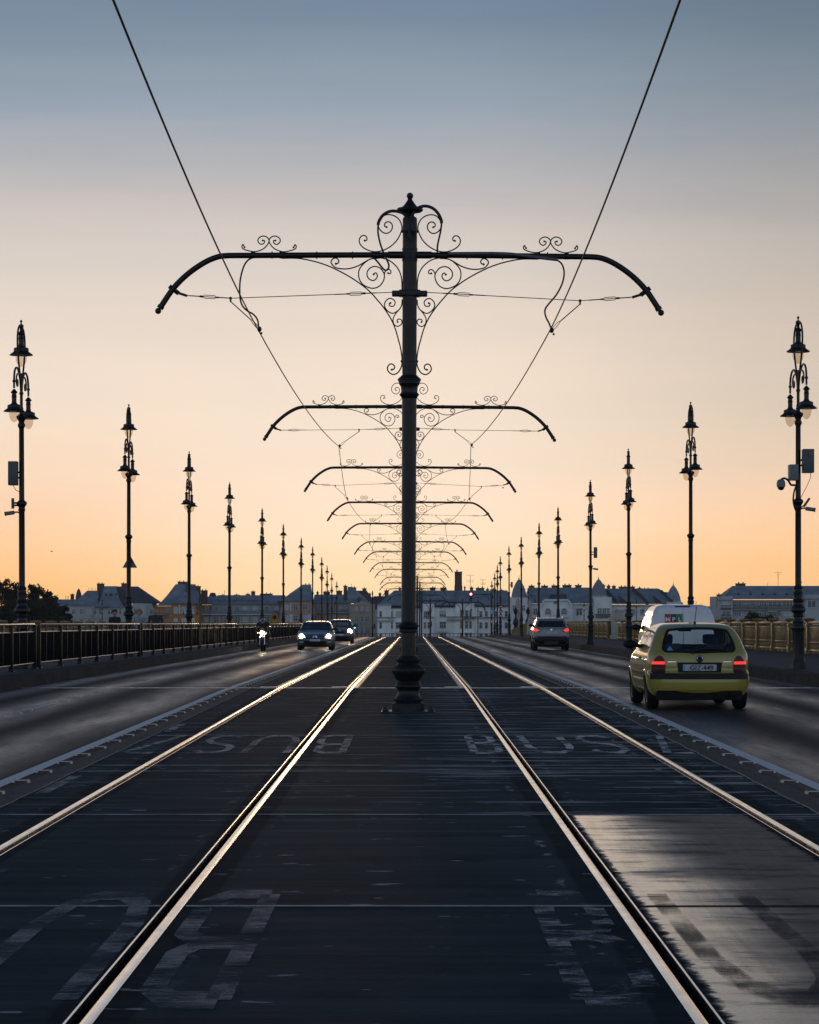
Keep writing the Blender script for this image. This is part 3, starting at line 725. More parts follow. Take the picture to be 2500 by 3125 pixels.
for s in (-1, 1):
    MB().tube(smoothpath([(0, s * .02, 6.45), (0, s * .10, 6.6), (0, s * .26, 6.82), (0, s * .45, 7.1), (0, s * .57, 7.4), (0, s * .55, 7.62), (0, s * .40, 7.8), (0, s * .18, 7.87), (0, 0, 7.885)], 5), .022, 8).build('ring_arm', 'pole_paint', lamp)
    MB().tube(smoothpath([(0, s * .03, 6.25), (0, s * .12, 6.52), (0, s * .3, 6.74), (0, s * .6, 6.86), (0, s * .9, 6.82), (0, s * 1.06, 6.68), (0, s * 1.1, 6.5), (0, s * 1.1, 6.36)], 5), .024, 8).tube(smoothpath([(0, s * .3, 6.74), (0, s * .55, 6.74), (0, s * .74, 6.64), (0, s * .72, 6.5), (0, s * .58, 6.45), (0, s * .52, 6.54), (0, s * .6, 6.6)], 5), .02, 6).ball((0, s * 1.1, 6.52), .04, 8).build('hook_arm', 'pole_paint', lamp)
    lantern(lamp, (0, s * 1.1, 5.83), .92)
MB().lathe([(.03, 7.74), (.035, 7.83), (.06, 7.87), (.055, 7.91), (.02, 7.93), (.012, 7.96), (.03, 7.98), (.03, 8.0), (.004, 8.03)], 12).build('finial', 'pole_paint', lamp)
lantern(lamp, (0, 0, 7.21), 1.03)
Ls = [(68, 976), (393, 1232.5), (577, 1377), (700, 1471), (800, 1550), (865, 1598), (918.6, 1640), (954.3, 1667), (982.3, 1699), (998.6, 1724.5), (1013, 1747.6), (1027.6, 1772.5)]
Rs = [(2436.5, 964), (2108.6, 1226), (1920, 1368), (1803.5, 1463.5), (1704, 1546), (1644.5, 1594), (1592, 1637), (1554.6, 1665), (1527.6, 1696.5), (1518, 1723), (1509.8, 1746.4), (1501, 1770.8)]
LAMPS = {}
first = True
for i in range(12):
    sm = (Rs[i][0] - Ls[i][0])
    Y = F * 17.75 / sm if i < 8 else 222 + 21.8 * (i - 7)
    for sd, nm, (x, y), zo in (('L', 'along the dark railing', Ls[i], .25), ('R', 'along the open kerb by the yellow car lane', Rs[i], .25)):
        o = lamp if first else copy_tree(lamp); first = False
        top = wz(y, Y); z0 = deck(Y) + zo
        if Y > 240: z0 = min(z0, top - 7.9)
        o.location = (wx(x, Y), Y, z0); o.scale = (1, 1, (top - z0) / 8.03); o.rotation_euler = (radians(random.uniform(-.25, .25)), radians(random.uniform(-.2, .2)), radians(random.uniform(-1, 1)))
        o['label'] = f'dark three-lantern lamp post, {ordw(i)} {nm}'; o['category'] = 'street lamp'; o['group'] = 'lamp posts ' + nm
        LAMPS[sd, i] = o
# ------------------------------------------------------------------ boxes, cameras and signs on the lamp posts
mat('grey_box', (.045, .065, .08), .5, var=.12); mat('grey_box_light', (.12, .145, .16), .5, var=.1)
mat('sign_back', (.12, .125, .12), .5, metal=.5); mat('sign_red', (.42, .03, .025), .5); mat('sign_white', (.5, .5, .48), .5); mat('sign_blue', (.03, .16, .42), .5)
mat('lens_dark', (.01, .012, .014), .15)
def equip(x0, x1, y0, y1, Y, lamp_o, label, cat, name, depth=.22, m='grey_box', lens=None, bands=True):
    cx, cz = wx((x0 + x1) / 2, Y), wz((y0 + y1) / 2, Y)
    hw, hh = (x1 - x0) / 2 * Y / F, (y1 - y0) / 2 * Y / F
    t = thing(name, label, cat, (cx, Y - .12, cz))
    MB().bbox(-hw, hw, -depth / 2, depth / 2, -hh, hh, .012).build('housing', m, t)
    dx = lamp_o.location.x - cx
    mb = MB()
    for z in (-.35 * hh, .1 * hh): mb.tube([(0, .02, z), (dx, .10, z)], .022, 8)
    mb.tube([(dx - .065, .12, -.2 * hh), (dx + .065, .12, -.2 * hh)], .07, 12) if False else None
    mb.build('bracket', 'pole_paint', t)
    if lens:
        MB().lathe([(.0, 0), (lens[2], 0), (lens[2], .03), (.0, .031)], 16, M=Matrix.Translation((lens[0] * hw, -depth / 2, lens[1] * hh)) @ Matrix.Rotation(pi / 2, 4, 'X')).build('lens', 'lens_dark', t)
    return t
L0, R0 = LAMPS['L', 0], LAMPS['R', 0]
YL, YR0 = L0.location.y, R0.location.y
e = equip(29, 57, 1409, 1482, YL, L0, 'flat grey antenna box on the lamp post above the dark railing', 'antenna box', 'antenna_box')
MB().tube(smoothpath([(.0, 0, -.27), (.06, 0, -.38), (.18, 0, -.45), (.2, 0, -.62)], 4), .008, 5).build('wire', 'cable_black', e)
e = equip(37.5, 46, 1521, 1553, YL, L0, 'narrow grey panel antenna beside the collar of the lamp post by the dark railing', 'antenna', 'panel_antenna', .06)
def bullet(px, py, Y, lamp_o, label, d=-1):
    cx, cz = wx(px, Y), wz(py, Y); t = thing('security_camera', label, 'camera', (cx, Y - .1, cz))
    MB().tube([(-d * .10, 0, .02), (d * .10, -.02, -.01)], .045, 12).build('housing', 'grey_box_light', t)
    MB().tube([(d * .10, -.02, -.01), (d * .125, -.024, -.014)], .05, 12).build('hood', 'lens_dark', t)
    dx = lamp_o.location.x - cx
    MB().tube([(-d * .05, 0, .02), (dx * .6, .05, .03), (dx, .1, .0)], .018, 8).build('bracket', 'pole_paint', t)
bullet(33, 1567, YL, L0, 'small bullet camera on the lamp post over the dark railing')
mb = MB().tube(smoothpath([(L0.location.x - .02, YL - .1, 5.0 - .9), (L0.location.x - .1, YL - .12, 3.55), (L0.location.x - .08, YL - .11, 3.2)], 4), .012, 5)
e = equip(2447, 2480, 1372, 1444, YR0, R0, 'tall grey equipment box with round lens on the lamp post above the yellow car', 'equipment box', 'equipment_box', .3, lens=(.35, .55, .055))
MB().tube(smoothpath([(.06, 0, -.27), (.05, 0, -.4), (-.05, 0, -.62), (-.2, 0, -.9)], 4), .007, 5).build('wire', 'cable_black', e)
e = equip(2405, 2432, 1419, 1467, YR0, R0, 'small grey cabinet beside the dome camera on the lamp post', 'cabinet', 'control_cabinet', .3, 'grey_box_light')
cx, cz = wx(2382, YR0), wz(1477, YR0); t = thing('dome_camera', 'white dome camera hanging from a bent arm on the lamp post', 'camera', (cx, YR0 - .1, cz))
MB().lathe([(.098, -.07), (.1, -.05), (.1, .02), (.085, .07), (.05, .10), (.01, .11)], 20).build('housing', 'grey_box_light', t)
MB().ball((0, 0, -.07), .082, 16).build('dome', 'lens_dark', t)
MB().tube(smoothpath([(0, 0, .10), (.08, 0, .125), (.16, 0, .08), (.21, 0, .0), (.25, 0, -.03), (.40, .05, -.03)], 4), .025, 8).build('arm', 'grey_box', t)
bullet(2470, 1555, YR0, R0, 'small bullet camera below the equipment box lamp post collar', 1)
cx, cz = wx(2460, YR0), wz(1534, YR0); t = thing('panel_antenna', 'tilted slim grey antenna on the lamp post with the dome camera', 'antenna', (cx, YR0 - .1, cz), 0)
MB().bbox(-.025, .025, -.03, .03, -.12, .12, .008, Matrix.Rotation(radians(35), 4, 'Y')).build('housing', 'grey_box', t)
MB().tube([(0, .02, -.05), (R0.location.x - cx, .1, -.12)], .014, 6).build('bracket', 'pole_paint', t)
mb = MB().tube(smoothpath([(.0, 0, .55), (-.1, -.02, .35), (-.13, -.02, .1), (-.08, -.02, -.1), (0, 0, -.2)], 4), .02, 6)
o = mb.build('drop_cable', 'cable_black'); o.location = (R0.location.x, YR0 - .09, 3.95); tag(o, 'thick black cable looping down the lamp post under the dome camera', 'cable')
R3 = LAMPS['R', 3]; Y3 = R3.location.y
equip(1812, 1822, 1670, 1703, Y3, R3, 'grey equipment box with dark lens on the fourth open kerb lamp post', 'equipment box', 'equipment_box', .3, lens=(.2, .6, .07))
bullet(1817, 1737, Y3, R3, 'small camera sticking out of the fourth open kerb lamp post', 1)
R7 = LAMPS['R', 7]
equip(1559, 1565, 1776, 1793, R7.location.y, R7, 'small grey box high on the eighth open kerb lamp post', 'equipment box', 'equipment_box', .3)
def tri_sign(px, py, w, Y, back, label, lamp_o):
    k = Y / F; cx, cz = wx(px, Y), wz(py, Y); t = thing('warning_sign', label, 'road sign', (cx, Y + (.12 if back else -.12), cz))
    s = w * k / 2; h = s * 1.70
    P = [(-s, -h / 2), (s, -h / 2), (s * .92, -h / 2 + .1 * s), (.06 * s, h / 2), (-.06 * s, h / 2), (-s * .92, -h / 2 + .1 * s)]
    MB().prism([(-s, -h / 2), (s, -h / 2), (.05 * s, h / 2), (-.05 * s, h / 2)], -.012, .012).build('plate', 'sign_back' if back else 'sign_red', t)
    if not back: MB().prism([(-s * .62, -h * .37), (s * .62, -h * .37), (0, h * .27)], -.020, -.013).build('face', 'sign_white', t)
    MB().box(-.09, .09, -.03, .03, -.05, .05).build('clamp', 'pole_paint', t)
    return t
L1 = LAMPS['L', 1]
tri_sign(395, 1713.5, 45, L1.location.y, True, 'back of a triangular road sign on the second dark railing lamp post', L1)
R8 = LAMPS['R', 8]; Y8 = R8.location.y
for i, (py) in enumerate((1848, 1863, 1876)):
    t = tri_sign(1529, py, 14, Y8, False, ['topmost red and white triangular warning sign on the ninth kerb lamp post', 'middle red and white triangular warning sign on the ninth kerb lamp post', 'lowest red and white triangular warning sign on the ninth kerb lamp post'][i], R8); t['group'] = 'warning signs on one lamp post'
R11 = LAMPS['R', 11]; Y11 = R11.location.y
t = thing('direction_sign', 'small blue road sign on the lamp post at the far crest', 'road sign', (wx(1502, Y11), Y11 - .15, wz(1867, Y11)))
MB().bbox(-.2, .2, -.02, .02, -.42, .42, .01).build('plate', 'sign_blue', t); MB().prism([(-.08, -.25), (.08, -.25), (.08, .05), (.16, .05), (0, .3), (-.16, .05), (-.08, .05)], -.028, -.021).build('arrow', 'sign_white', t)
t = thing('speed_sign', 'round red rimmed sign low on the lamp post at the far crest', 'road sign', (wx(1501, Y11), Y11 - .15, wz(1896, Y11)))
Rm = Matrix.Rotation(pi / 2, 4, 'X')
MB().lathe([(0, 0), (.24, 0), (.24, .02), (0, .021)], 24, M=Rm).build('plate', 'sign_red', t); MB().lathe([(0, .022), (.17, .022), (.17, .03), (0, .031)], 24, M=Rm).build('face', 'sign_white', t)

# traffic signals
mat('red_light', (.8, .05, .03), .4, emit=(1, .10, .07), es=24); mat('green_light', (.05, .6, .3), .4, emit=(.1, 1, .5), es=5); mat('signal_black', (.01, .01, .011), .5)
def signal(px, py, Y, lit, label, s=1.):
    t = thing('traffic_signal', label, 'traffic light', (wx(px, Y), Y, wz(py, Y)))
    MB().bbox(-.18 * s, .18 * s, 0, .2, -.52 * s, .52 * s, .04).build('housing', 'signal_black', t)
    for k, z in (('red', .33), ('amber', 0), ('green', -.33)):
        mm = 'red_light' if k == 'red' and lit == 'red' else 'green_light' if k == 'green' and lit == 'green' else 'lens_dark'
        MB().lathe([(0, 0), (.135 * s, 0), (.12 * s, .03), (0, .05)], 16, M=Matrix.Translation((0, 0, z * s)) @ Rm).build('lamp_lens', mm, t)
        MB().tube([(-.15 * s, -.02, z * s), (-.14 * s, -.14, z * s + .1 * s), (0, -.17, z * s + .15 * s), (.14 * s, -.14, z * s + .1 * s), (.15 * s, -.02, z * s)], .015, 5).build('visor', 'signal_black', t)
    return t
t = signal(1437.5, 1821, 335, 'red', 'traffic light showing red, hung from a thin arm over the far lanes', 1.05)
t = thing('signal_mast', 'thin horizontal arm carrying the red traffic light from a lamp post', 'signal mast', (0, 335, 0))
z = wz(1814, 335); MB().tube([(wx(1437, 335), .1, z), (wx(1500, 335), 0, z)], .05, 6).tube(smoothpath([(wx(1470, 335), 0, z), (wx(1485, 335), 0, z - .25), (wx(1497, 335), 0, z - .9), (wx(1499, 335), 0, z - 1.4)], 4), .03, 5).build('boom', 'iron_paint', t)
MB().lathe([(.13, -9), (.12, .4), (.02, .5)], 10, (wx(1500.5, 335), 0, z)).build('post', 'iron_paint', t)
t = signal(1083, 1911, 330, 'green', 'small green traffic signal on a post beyond the oncoming cars', .62)
MB().tube([(.3, .1, -6), (.3, .1, .4)], .06, 8).build('post', 'iron_paint', t)
signal(1315.5, 1905, 405, None, 'dark unlit traffic signal on a mast before the white building', .9); signal(1143, 1912, 400, None, 'dark unlit traffic signal on a slim post by the beige house', .8)
t = thing('signal_post', 'slim dark post with pointed top rising between the houses and the tram row', 'post', (wx(1137, 402), 402, -7))
MB().lathe([(.2, 0), (.14, 1), (.11, 6), (.16, 6.1), (.1, 6.2), (.09, wz(1806, 402) + 6.6), (.14, wz(1806, 402) + 6.7), (.03, wz(1806, 402) + 7.2)], 10).build('shaft', 'iron_paint', t)

# ------------------------------------------------------------------ dark railing on the oncoming side
mat('railing_black', (.005, .005, .005), .38, var=.2, spec=.18, rvar=.05); mat('railing_polished', (.012, .012, .012), .22, var=.2, spec=.9, rvar=.05)
mat('mesh_wire', (.004, .004, .005), .7, spec=.1)
XR = -8.6
def rail_section(y0, y1, nb, i):
    t = thing('railing_section', f'black metal railing panel run, {ordw(i)} from the camera along the oncoming kerb', 'railing', (XR, y0, deck(y0) + .25), group='railing sections along the oncoming kerb')
    sl = (deck(y1) - deck(y0)) / (y1 - y0); L = y1 - y0
    P = lambda x, y, z: (x, y, z + sl * y)
    r0 = .09
    pts = [P(0, .0, .02), P(0, 0, .93), P(0, .03, .99), P(0, .10, 1.02), P(0, L - .10, 1.02), P(0, L - .03, .99), P(0, L, .93), P(0, L, .02)]
    MB().tube(pts, .030, 10).build('top_rail', 'railing_polished', t)
    for z, r in ((.845, .020), (.14, .020)): MB().tube([P(0, 0, z), P(0, L, z)], r, 8).build('rail_bar', 'railing_polished', t)
    for k in range(nb + 1):
        y = L * k / nb
        MB().bbox(-.048, .048, y - .04, y + .04, sl * y - .05, sl * y + .99, .02).bbox(-.07, .07, y - .075, y + .075, sl * y - .05, sl * y + .03, .012).lathe([(.07, .02), (.05, .06), (.04, .10)], 8, (0, y, sl * y)).build('post', 'railing_black', t)
    mb = MB()
    for k in range(nb):
        for q in (1, 2):
            y = L * (k + q / 3) / nb; mb = MB().bbox(-.014, .014, y - .022, y + .022, sl * y + .14, sl * y + .99, .005); mb.build('baluster', 'railing_black', t)
    mb = MB(); s = .05; n = int(L / s)
    z0, z1 = .16, .83; hgt = z1 - z0; w = .0055
    for k in range(n):
        for d in (-1, 1):
            ya = k * s; yb = ya + d * hgt * .42
            if yb < 0 or yb > L: continue
            a, c = P(0, ya, z0), P(0, yb, z1)
            mb.add([(w, a[1] - w, a[2]), (-w, a[1] + w, a[2]), (-w, c[1] + w, c[2]), (w, c[1] - w, c[2])], [(0, 1, 2, 3)])
    mb.build('wire_mesh', 'mesh_wire', t, recalc=False)
lys = [LAMPS['L', i].location.y for i in range(12)]
gaps = [lys[0] - 21.4] + lys
gaps = [lys[0] - 20.4] + lys
for i in range(len(gaps) - 1):
    y0, y1 = gaps[i] + .32, gaps[i + 1] - .30
    if i == 0: y0 = gaps[1] - 20
    rail_section(y0, y1, 6, i)

# ------------------------------------------------------------------ ochre balustrades
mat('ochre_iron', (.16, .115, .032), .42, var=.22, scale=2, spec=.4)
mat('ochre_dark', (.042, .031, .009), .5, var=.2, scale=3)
def balustrade_bay(X, Y, L, zb, label, group, proto=[None, None]):
    idx = 0 if X < 0 else 1
    if proto[idx] is None:
        t = thing('balustrade_bay', label, 'balustrade', group=group); s = 1 if X < 0 else -1
        MB().bbox(-.09, .09, -.11, .11, 0, 1.10, .015).bbox(-.12, .12, -.14, .14, .0, .22, .02).bbox(-.11, .11, -.13, .13, .92, 1.0, .015).lathe([(.12, 1.08), (.13, 1.10), (.19, 1.16), (.21, 1.19), (.2, 1.22), (.05, 1.235), (.01, 1.235)], 16).build('post', 'ochre_iron', t)
        MB().bbox(-.075, .075, .11, L - .11, 1.03, 1.12, .03).build('top_rail', 'ochre_iron', t)
        MB().bbox(-.05, .05, .11, L - .11, .10, .17, .01).bbox(-.045, .045, .11, L - .11, .40, .425, .005).bbox(-.045, .045, .11, L - .11, .90, .93, .005).build('rail_bar', 'ochre_iron', t)
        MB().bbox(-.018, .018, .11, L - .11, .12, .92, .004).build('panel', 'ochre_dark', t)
        mb = MB()
        n = 26
        for k in range(n):
            y = .16 + (L - .32) * k / (n - 1)
            mb.bbox(s * .018 - .012, s * .018 + .022, y - .012, y + .012, .43, .90, .004)
            mb.ball((s * .03, y, .96), .030, 6); mb.ball((s * .03, y, .36), .026, 6); mb.bbox(s * .018 - .01, s * .018 + .02, y - .01, y + .01, .17, .33, .003)
        mb.build('baluster_pattern', 'ochre_iron', t)
        mb = MB()
        for k in range(4): mb.ball((0, .45 + (L - .9) * k / 3, .04), .085, 8, .7)
        mb.build('foot', 'ochre_iron', t)
        proto[idx] = t
    else:
        t = copy_tree(proto[idx]); t['label'] = label
    t.location = (X, Y, zb); t.rotation_euler = (math.atan((deck(Y + L) - deck(Y)) / L), 0, 0)
    return t
for k in range(74):
    L = 3.7; Y = 40 + k * L
    if Y > 240: break
    balustrade_bay(-13.5, Y, L, deck(Y) + .16, f'ochre iron balustrade bay, {ordw(k)} from the camera behind the walkers', 'ochre balustrade bays behind the walkers')
for k in range(60):
    L = 4.07; Y = 42.6 + k * L
    if Y > 236: break
    if 160 < Y < 168.5: continue
    balustrade_bay(13.45, Y, L, deck(Y) + .25, f'ochre iron balustrade bay, {ordw(k)} from the camera beside the yellow car', 'ochre balustrade bays beside the yellow car')

# stone piers and obelisks of the bridge end
mat('pier_stone', (.34, .33, .31), .75, var=.15, scale=1.2, bump=.15)
def pier(x0, x1, y0, Y, label, ln=4.2, z0=None):
    k = Y / F; X0, X1 = wx(x0, Y), wx(x1, Y); zb = deck(Y) + .2 if z0 is None else z0; top = wz(y0, Y) - zb
    t = thing('stone_pier', label, 'pier', ((X0 + X1) / 2, Y + ln / 2, zb)); w = (X1 - X0) / 2
    MB().bbox(-w, w, -ln / 2, ln / 2, 0, top * .14, .04).build('plinth', 'pier_stone', t)
    MB().bbox(-w * .86, w * .86, -ln * .47, ln * .47, top * .14, top * .66, .04).build('shaft', 'pier_stone', t)
    MB().bbox(-w * .95, w * .95, -ln * .5, ln * .5, top * .66, top * .74, .03).bbox(-w * .72, w * .72, -ln * .44, ln * .44, top * .74, top * .93, .04).bbox(-w * .62, w * .62, -ln * .42, ln * .42, top * .93, top, .05).build('cap', 'pier_stone', t)
    MB().bbox(-w * .5, w * .5, -ln * .485, -ln * .46, top * .24, top * .58, .01).build('recess_panel', 'pier_stone', t)
    return t
pier(1871, 1919, 1861, 166, 'white stone pier standing in the ochre balustrade behind the silver car')
pier(1612, 1642, 1884, 262, 'pale stone pier beside the obelisks, behind the silver car roof', 4, deck(262) + .2)
for i, (px, ytop, w) in enumerate(((1580.5, 1824, 17), (1618, 1830, 15))):
    Y = 300; k = Y / F; zb = -3.2; t = thing('obelisk', ['pale stone obelisk with rounded top, the taller beside the domed tower', 'pale stone obelisk with pointed top, the shorter one near the silver car'][i], 'obelisk', (wx(px, Y), Y, zb), group='obelisks at the bridge end')
    top = wz(ytop, Y) - zb; h = w * k / 2
    def fr(zf, s): return [(sx * h * s, sy * h * s, top * zf) for sx, sy in ((-1, -1), (1, -1), (1, 1), (-1, 1))]
    lv = [(0, 1.5), (.22, 1.5), (.23, 1.1), (.9, .8), (.96, .6), (1, .15)]
    vs = sum([fr(a, s) for a, s in lv], []); fs = [(4 * r + j, 4 * r + (j + 1) % 4, 4 * r + 4 + (j + 1) % 4, 4 * r + 4 + j) for r in range(len(lv) - 1) for j in range(4)] + [(4 * len(lv) - 4, 4 * len(lv) - 3, 4 * len(lv) - 2, 4 * len(lv) - 1)]
    MB().add(vs, fs).build('shaft', 'pier_stone', t, smooth=20)
    mb = MB().lathe([(.2, 0), (.3, .2), (.2, .6), (.34, .9), (.3, 1.3), (.15, 1.5), (.12, 1.6), (.1, 2.0), (.2, 2.1), (.26, 2.5), (.14, 2.62), (.05, 2.9)], 12, (-.3, -1.0, wz(1925, Y) - zb))
    mb.build('lantern_ornament', 'iron_paint', t)
# sloping ochre stair parapet by the obelisks
t = thing('stair_parapet', 'sloping ochre parapet rising beside the obelisks at the crest', 'parapet', (0, 290, 0))
P = [(wx(1561, 290), wz(1936, 290)), (wx(1612, 290), wz(1937, 290)), (wx(1612, 290), wz(1905, 290)), (wx(1606, 290), wz(1906, 290)), (wx(1561, 290), wz(1926, 290))]
MB().prism(P, 0, .3).build('panel', 'ochre_iron', t); MB().tube([(P[4][0], .15, P[4][1]), (P[3][0], .15, P[3][1] + .05), (P[2][0], .15, P[2][1] + .05)], .12, 8).build('coping', 'ochre_iron', t)
# ------------------------------------------------------------------ vehicles
def crs(vals, t):
    n = len(vals); i = min(int(t), n - 2); f = t - i
    p0, p1, p2, p3 = vals[max(i - 1, 0)], vals[i], vals[i + 1], vals[min(i + 2, n - 1)]
    return tuple(.5 * ((2 * b) + (c - a) * f + (2 * a - 5 * b + 4 * c - d) * f * f + (3 * b - a - 3 * c + d) * f ** 3) for a, b, c, d in zip(p0, p1, p2, p3))
NRP, NSP = 29, 66
def outline(yr, yf, w, br, cr, bf, cf):
    pts = []
    def edge(y0, s, bow, cor):
        out = []
        for i in range(NRP):
            u = sin(pi / 2 * (2 * i / (NRP - 1) - 1)); a = abs(u); c = max(.0, 1 - cor / w)
            e = 0 if a <= c else cor * .9 * (1 - sqrt(max(0, 1 - ((a - c) / (1 - c)) ** 2)))
            out.append((u * w, y0 + s * (bow * u * u + e)))
        return out
    r = edge(yr, 1, br, cr); f = edge(yf, -1, bf, cf)
    pts += r
    ya, yb = r[-1][1], f[-1][1]
    pts += [(w, ya + (yb - ya) * j / (NSP + 1)) for j in range(1, NSP + 1)]
    pts += f[::-1]
    pts += [(-w, yb + (ya - yb) * j / (NSP + 1)) for j in range(1, NSP + 1)]
    return pts
def inside(p, poly):
    x, y = p; c = False; j = len(poly) - 1
    for i in range(len(poly)):
        if (poly[i][1] > y) != (poly[j][1] > y) and x < (poly[j][0] - poly[i][0]) * (y - poly[i][1]) / (poly[j][1] - poly[i][1] + 1e-12) + poly[i][0]: c = not c
        j = i
    return c
def rnd(poly, r, k=5):
    out = []; n = len(poly)
    for i in range(n):
        a, b, c = Vector(poly[i - 1]), Vector(poly[i]), Vector(poly[(i + 1) % n])
        d1, d2 = (a - b), (c - b); q = min(r, d1.length * .45, d2.length * .45)
        p1, p2 = b + d1.normalized() * q, b + d2.normalized() * q
        for j in range(k + 1):
            t = j / k; out.append(tuple(p1 * (1 - t) ** 2 + b * 2 * t * (1 - t) + p2 * t * t))
    return out
def scaled(poly, s):
    cx = sum(p[0] for p in poly) / len(poly); cy = sum(p[1] for p in poly) / len(poly)
    w = max(p[0] for p in poly) - min(p[0] for p in poly); h = max(p[1] for p in poly) - min(p[1] for p in poly)
    sx, sy = 1 - 2 * s / w, 1 - 2 * s / h
    return [(cx + (x - cx) * sx, cy + (y - cy) * sy) for x, y in poly]
class Car:
    def __init__(s, name, label, cat, loc, rz, rows, paint, group=None):
        s.t = thing(name, label, cat, loc, rz, group); s.paint = paint
        R = []
        N = (len(rows) - 1) * 4
        for i in range(N + 1): R.append(crs(rows, i / 4))
        k = 2 * NRP + 2 * NSP; vs = []; fs = []
        for r in R:
            z, yr, yf, w, br, cr, bf, cf = r
            vs += [(x, y, z) for x, y in outline(yr, yf, max(w, .02), br, cr, bf, cf)]
        for i in range(N):
            for j in range(k): fs.append((i * k + j, i * k + (j + 1) % k, (i + 1) * k + (j + 1) % k, (i + 1) * k + j))
        fs += [tuple(range(k))[::-1], tuple(N * k + j for j in range(k))]
        s.v, s.f = vs, fs
        s.bvh = BVHTree.FromPolygons(vs, fs); s.cuts = []; s.arch = []
    AX = {'rear': (Vector((0, 1, 0)), lambda u, v: Vector((u, -3, v))), 'front': (Vector((0, -1, 0)), lambda u, v: Vector((u, 9, v))),
          'l': (Vector((1, 0, 0)), lambda u, v: Vector((-3, u, v))), 'r': (Vector((-1, 0, 0)), lambda u, v: Vector((3, u, v)))}
    def hit(s, ax, u, v, off):
        d, o = s.AX[ax]; h = s.bvh.ray_cast(o(u, v), d)
        if h[0] is None:
            h2 = s.bvh.find_nearest(o(u, v) + d * 2.5); return h2[0] + h2[1] * off
        n = h[1] if h[1].dot(d) < 0 else -h[1]
        return h[0] + n * off
    def patch(s, name, poly, ax, m, off=.006, step=.05, skirt=.015, parent=None):
        bm = bmesh.new(); f = bm.faces.new([bm.verts.new((u, v, 0)) for u, v in poly])
        us = [p[0] for p in poly]; vs_ = [p[1] for p in poly]
        for lo, hi, no in ((min(us), max(us), (1, 0, 0)), (min(vs_), max(vs_), (0, 1, 0))):
            q = lo + step
            while q < hi - step * .3:
                bmesh.ops.bisect_plane(bm, geom=bm.verts[:] + bm.edges[:] + bm.faces[:], plane_co=Vector(no) * q, plane_no=no); q += step
        d = s.AX[ax][0]
        if skirt:
            be = [e for e in bm.edges if len(e.link_faces) == 1]
            r = bmesh.ops.extrude_edge_only(bm, edges=be)
            nv = [x for x in r['geom'] if isinstance(x, bmesh.types.BMVert)]
        else: nv = []
        nvs = set(nv)
        for x in bm.verts:
            x.co = s.hit(ax, x.co.x, x.co.y, off if x not in nvs else off - skirt)
        bmesh.ops.recalc_face_normals(bm, faces=bm.faces[:])
        bm.verts.index_update()
        mb = MB().add([x.co[:] for x in bm.verts], [[x.index for x in f.verts] for f in bm.faces]); bm.free()
        return mb.build(name, m, parent or s.t, smooth=50)
    def ring(s, name, outer, inner, ax, m, off=.008, parent=None, sub=3):
        n = len(outer); vs = []; fs = []
        for a, b in zip(outer, inner):
            for j in range(sub + 1):
                t = j / sub; vs.append(s.hit(ax, a[0] + (b[0] - a[0]) * t, a[1] + (b[1] - a[1]) * t, off))
        for i in range(n):
            i2 = (i + 1) % n
            for j in range(sub): fs.append((i * (sub + 1) + j, i2 * (sub + 1) + j, i2 * (sub + 1) + j + 1, i * (sub + 1) + j + 1))
        return MB().add(vs, fs).build(name, m, parent or s.t, smooth=50)
    def window(s, name, poly, ax, glass='car_glass', seal=.03, r=.06, sealm='trim_black'):
        P = rnd(poly, r); s.cuts.append((ax, scaled(P, seal * .55)))
        o = s.patch(name, scaled(P, seal * .3), ax, glass, .002, .08, 0)
        s.ring('window_seal', P, scaled(P, seal), ax, sealm, .007, o)
        return o
    def wheelwell(s, y, z, R):
        s.arch.append((y, z, R))
    def finish(s):
        keep = []
        for f in s.f:
            c = sum((Vector(s.v[i]) for i in f), Vector()) / len(f); drop = False
            n = (Vector(s.v[f[1]]) - Vector(s.v[f[0]])).cross(Vector(s.v[f[2]]) - Vector(s.v[f[1]]))
            for ax, P in s.cuts:
                if ax in 'rl':
                    if (c.x > 0) == (ax == 'r') and abs(n.x) > .3 * n.length and inside((c.y, c.z), P): drop = True
                elif inside((c.x, c.z), P):
                    mid = 1.9
                    if (ax == 'rear') == (c.y < mid) and abs(c.x) < 5: drop = True
            for y, z, R in s.arch:
                if hypot(c.y - y, c.z - z) < R and abs(c.x) > .45: drop = True
            if not drop: keep.append(f)
        me = bpy.data.meshes.new('body'); me.from_pydata(s.v, [], keep); me.update()
        bm = bmesh.new(); bm.from_mesh(me); bmesh.ops.recalc_face_normals(bm, faces=bm.faces[:])
        bmesh.ops.delete(bm, geom=[v for v in bm.verts if not v.link_faces], context='VERTS'); bm.to_mesh(me); bm.free()
        me.shade_smooth(); me.set_sharp_from_angle(angle=radians(38))
        return link('body', me, s.paint, s.t)
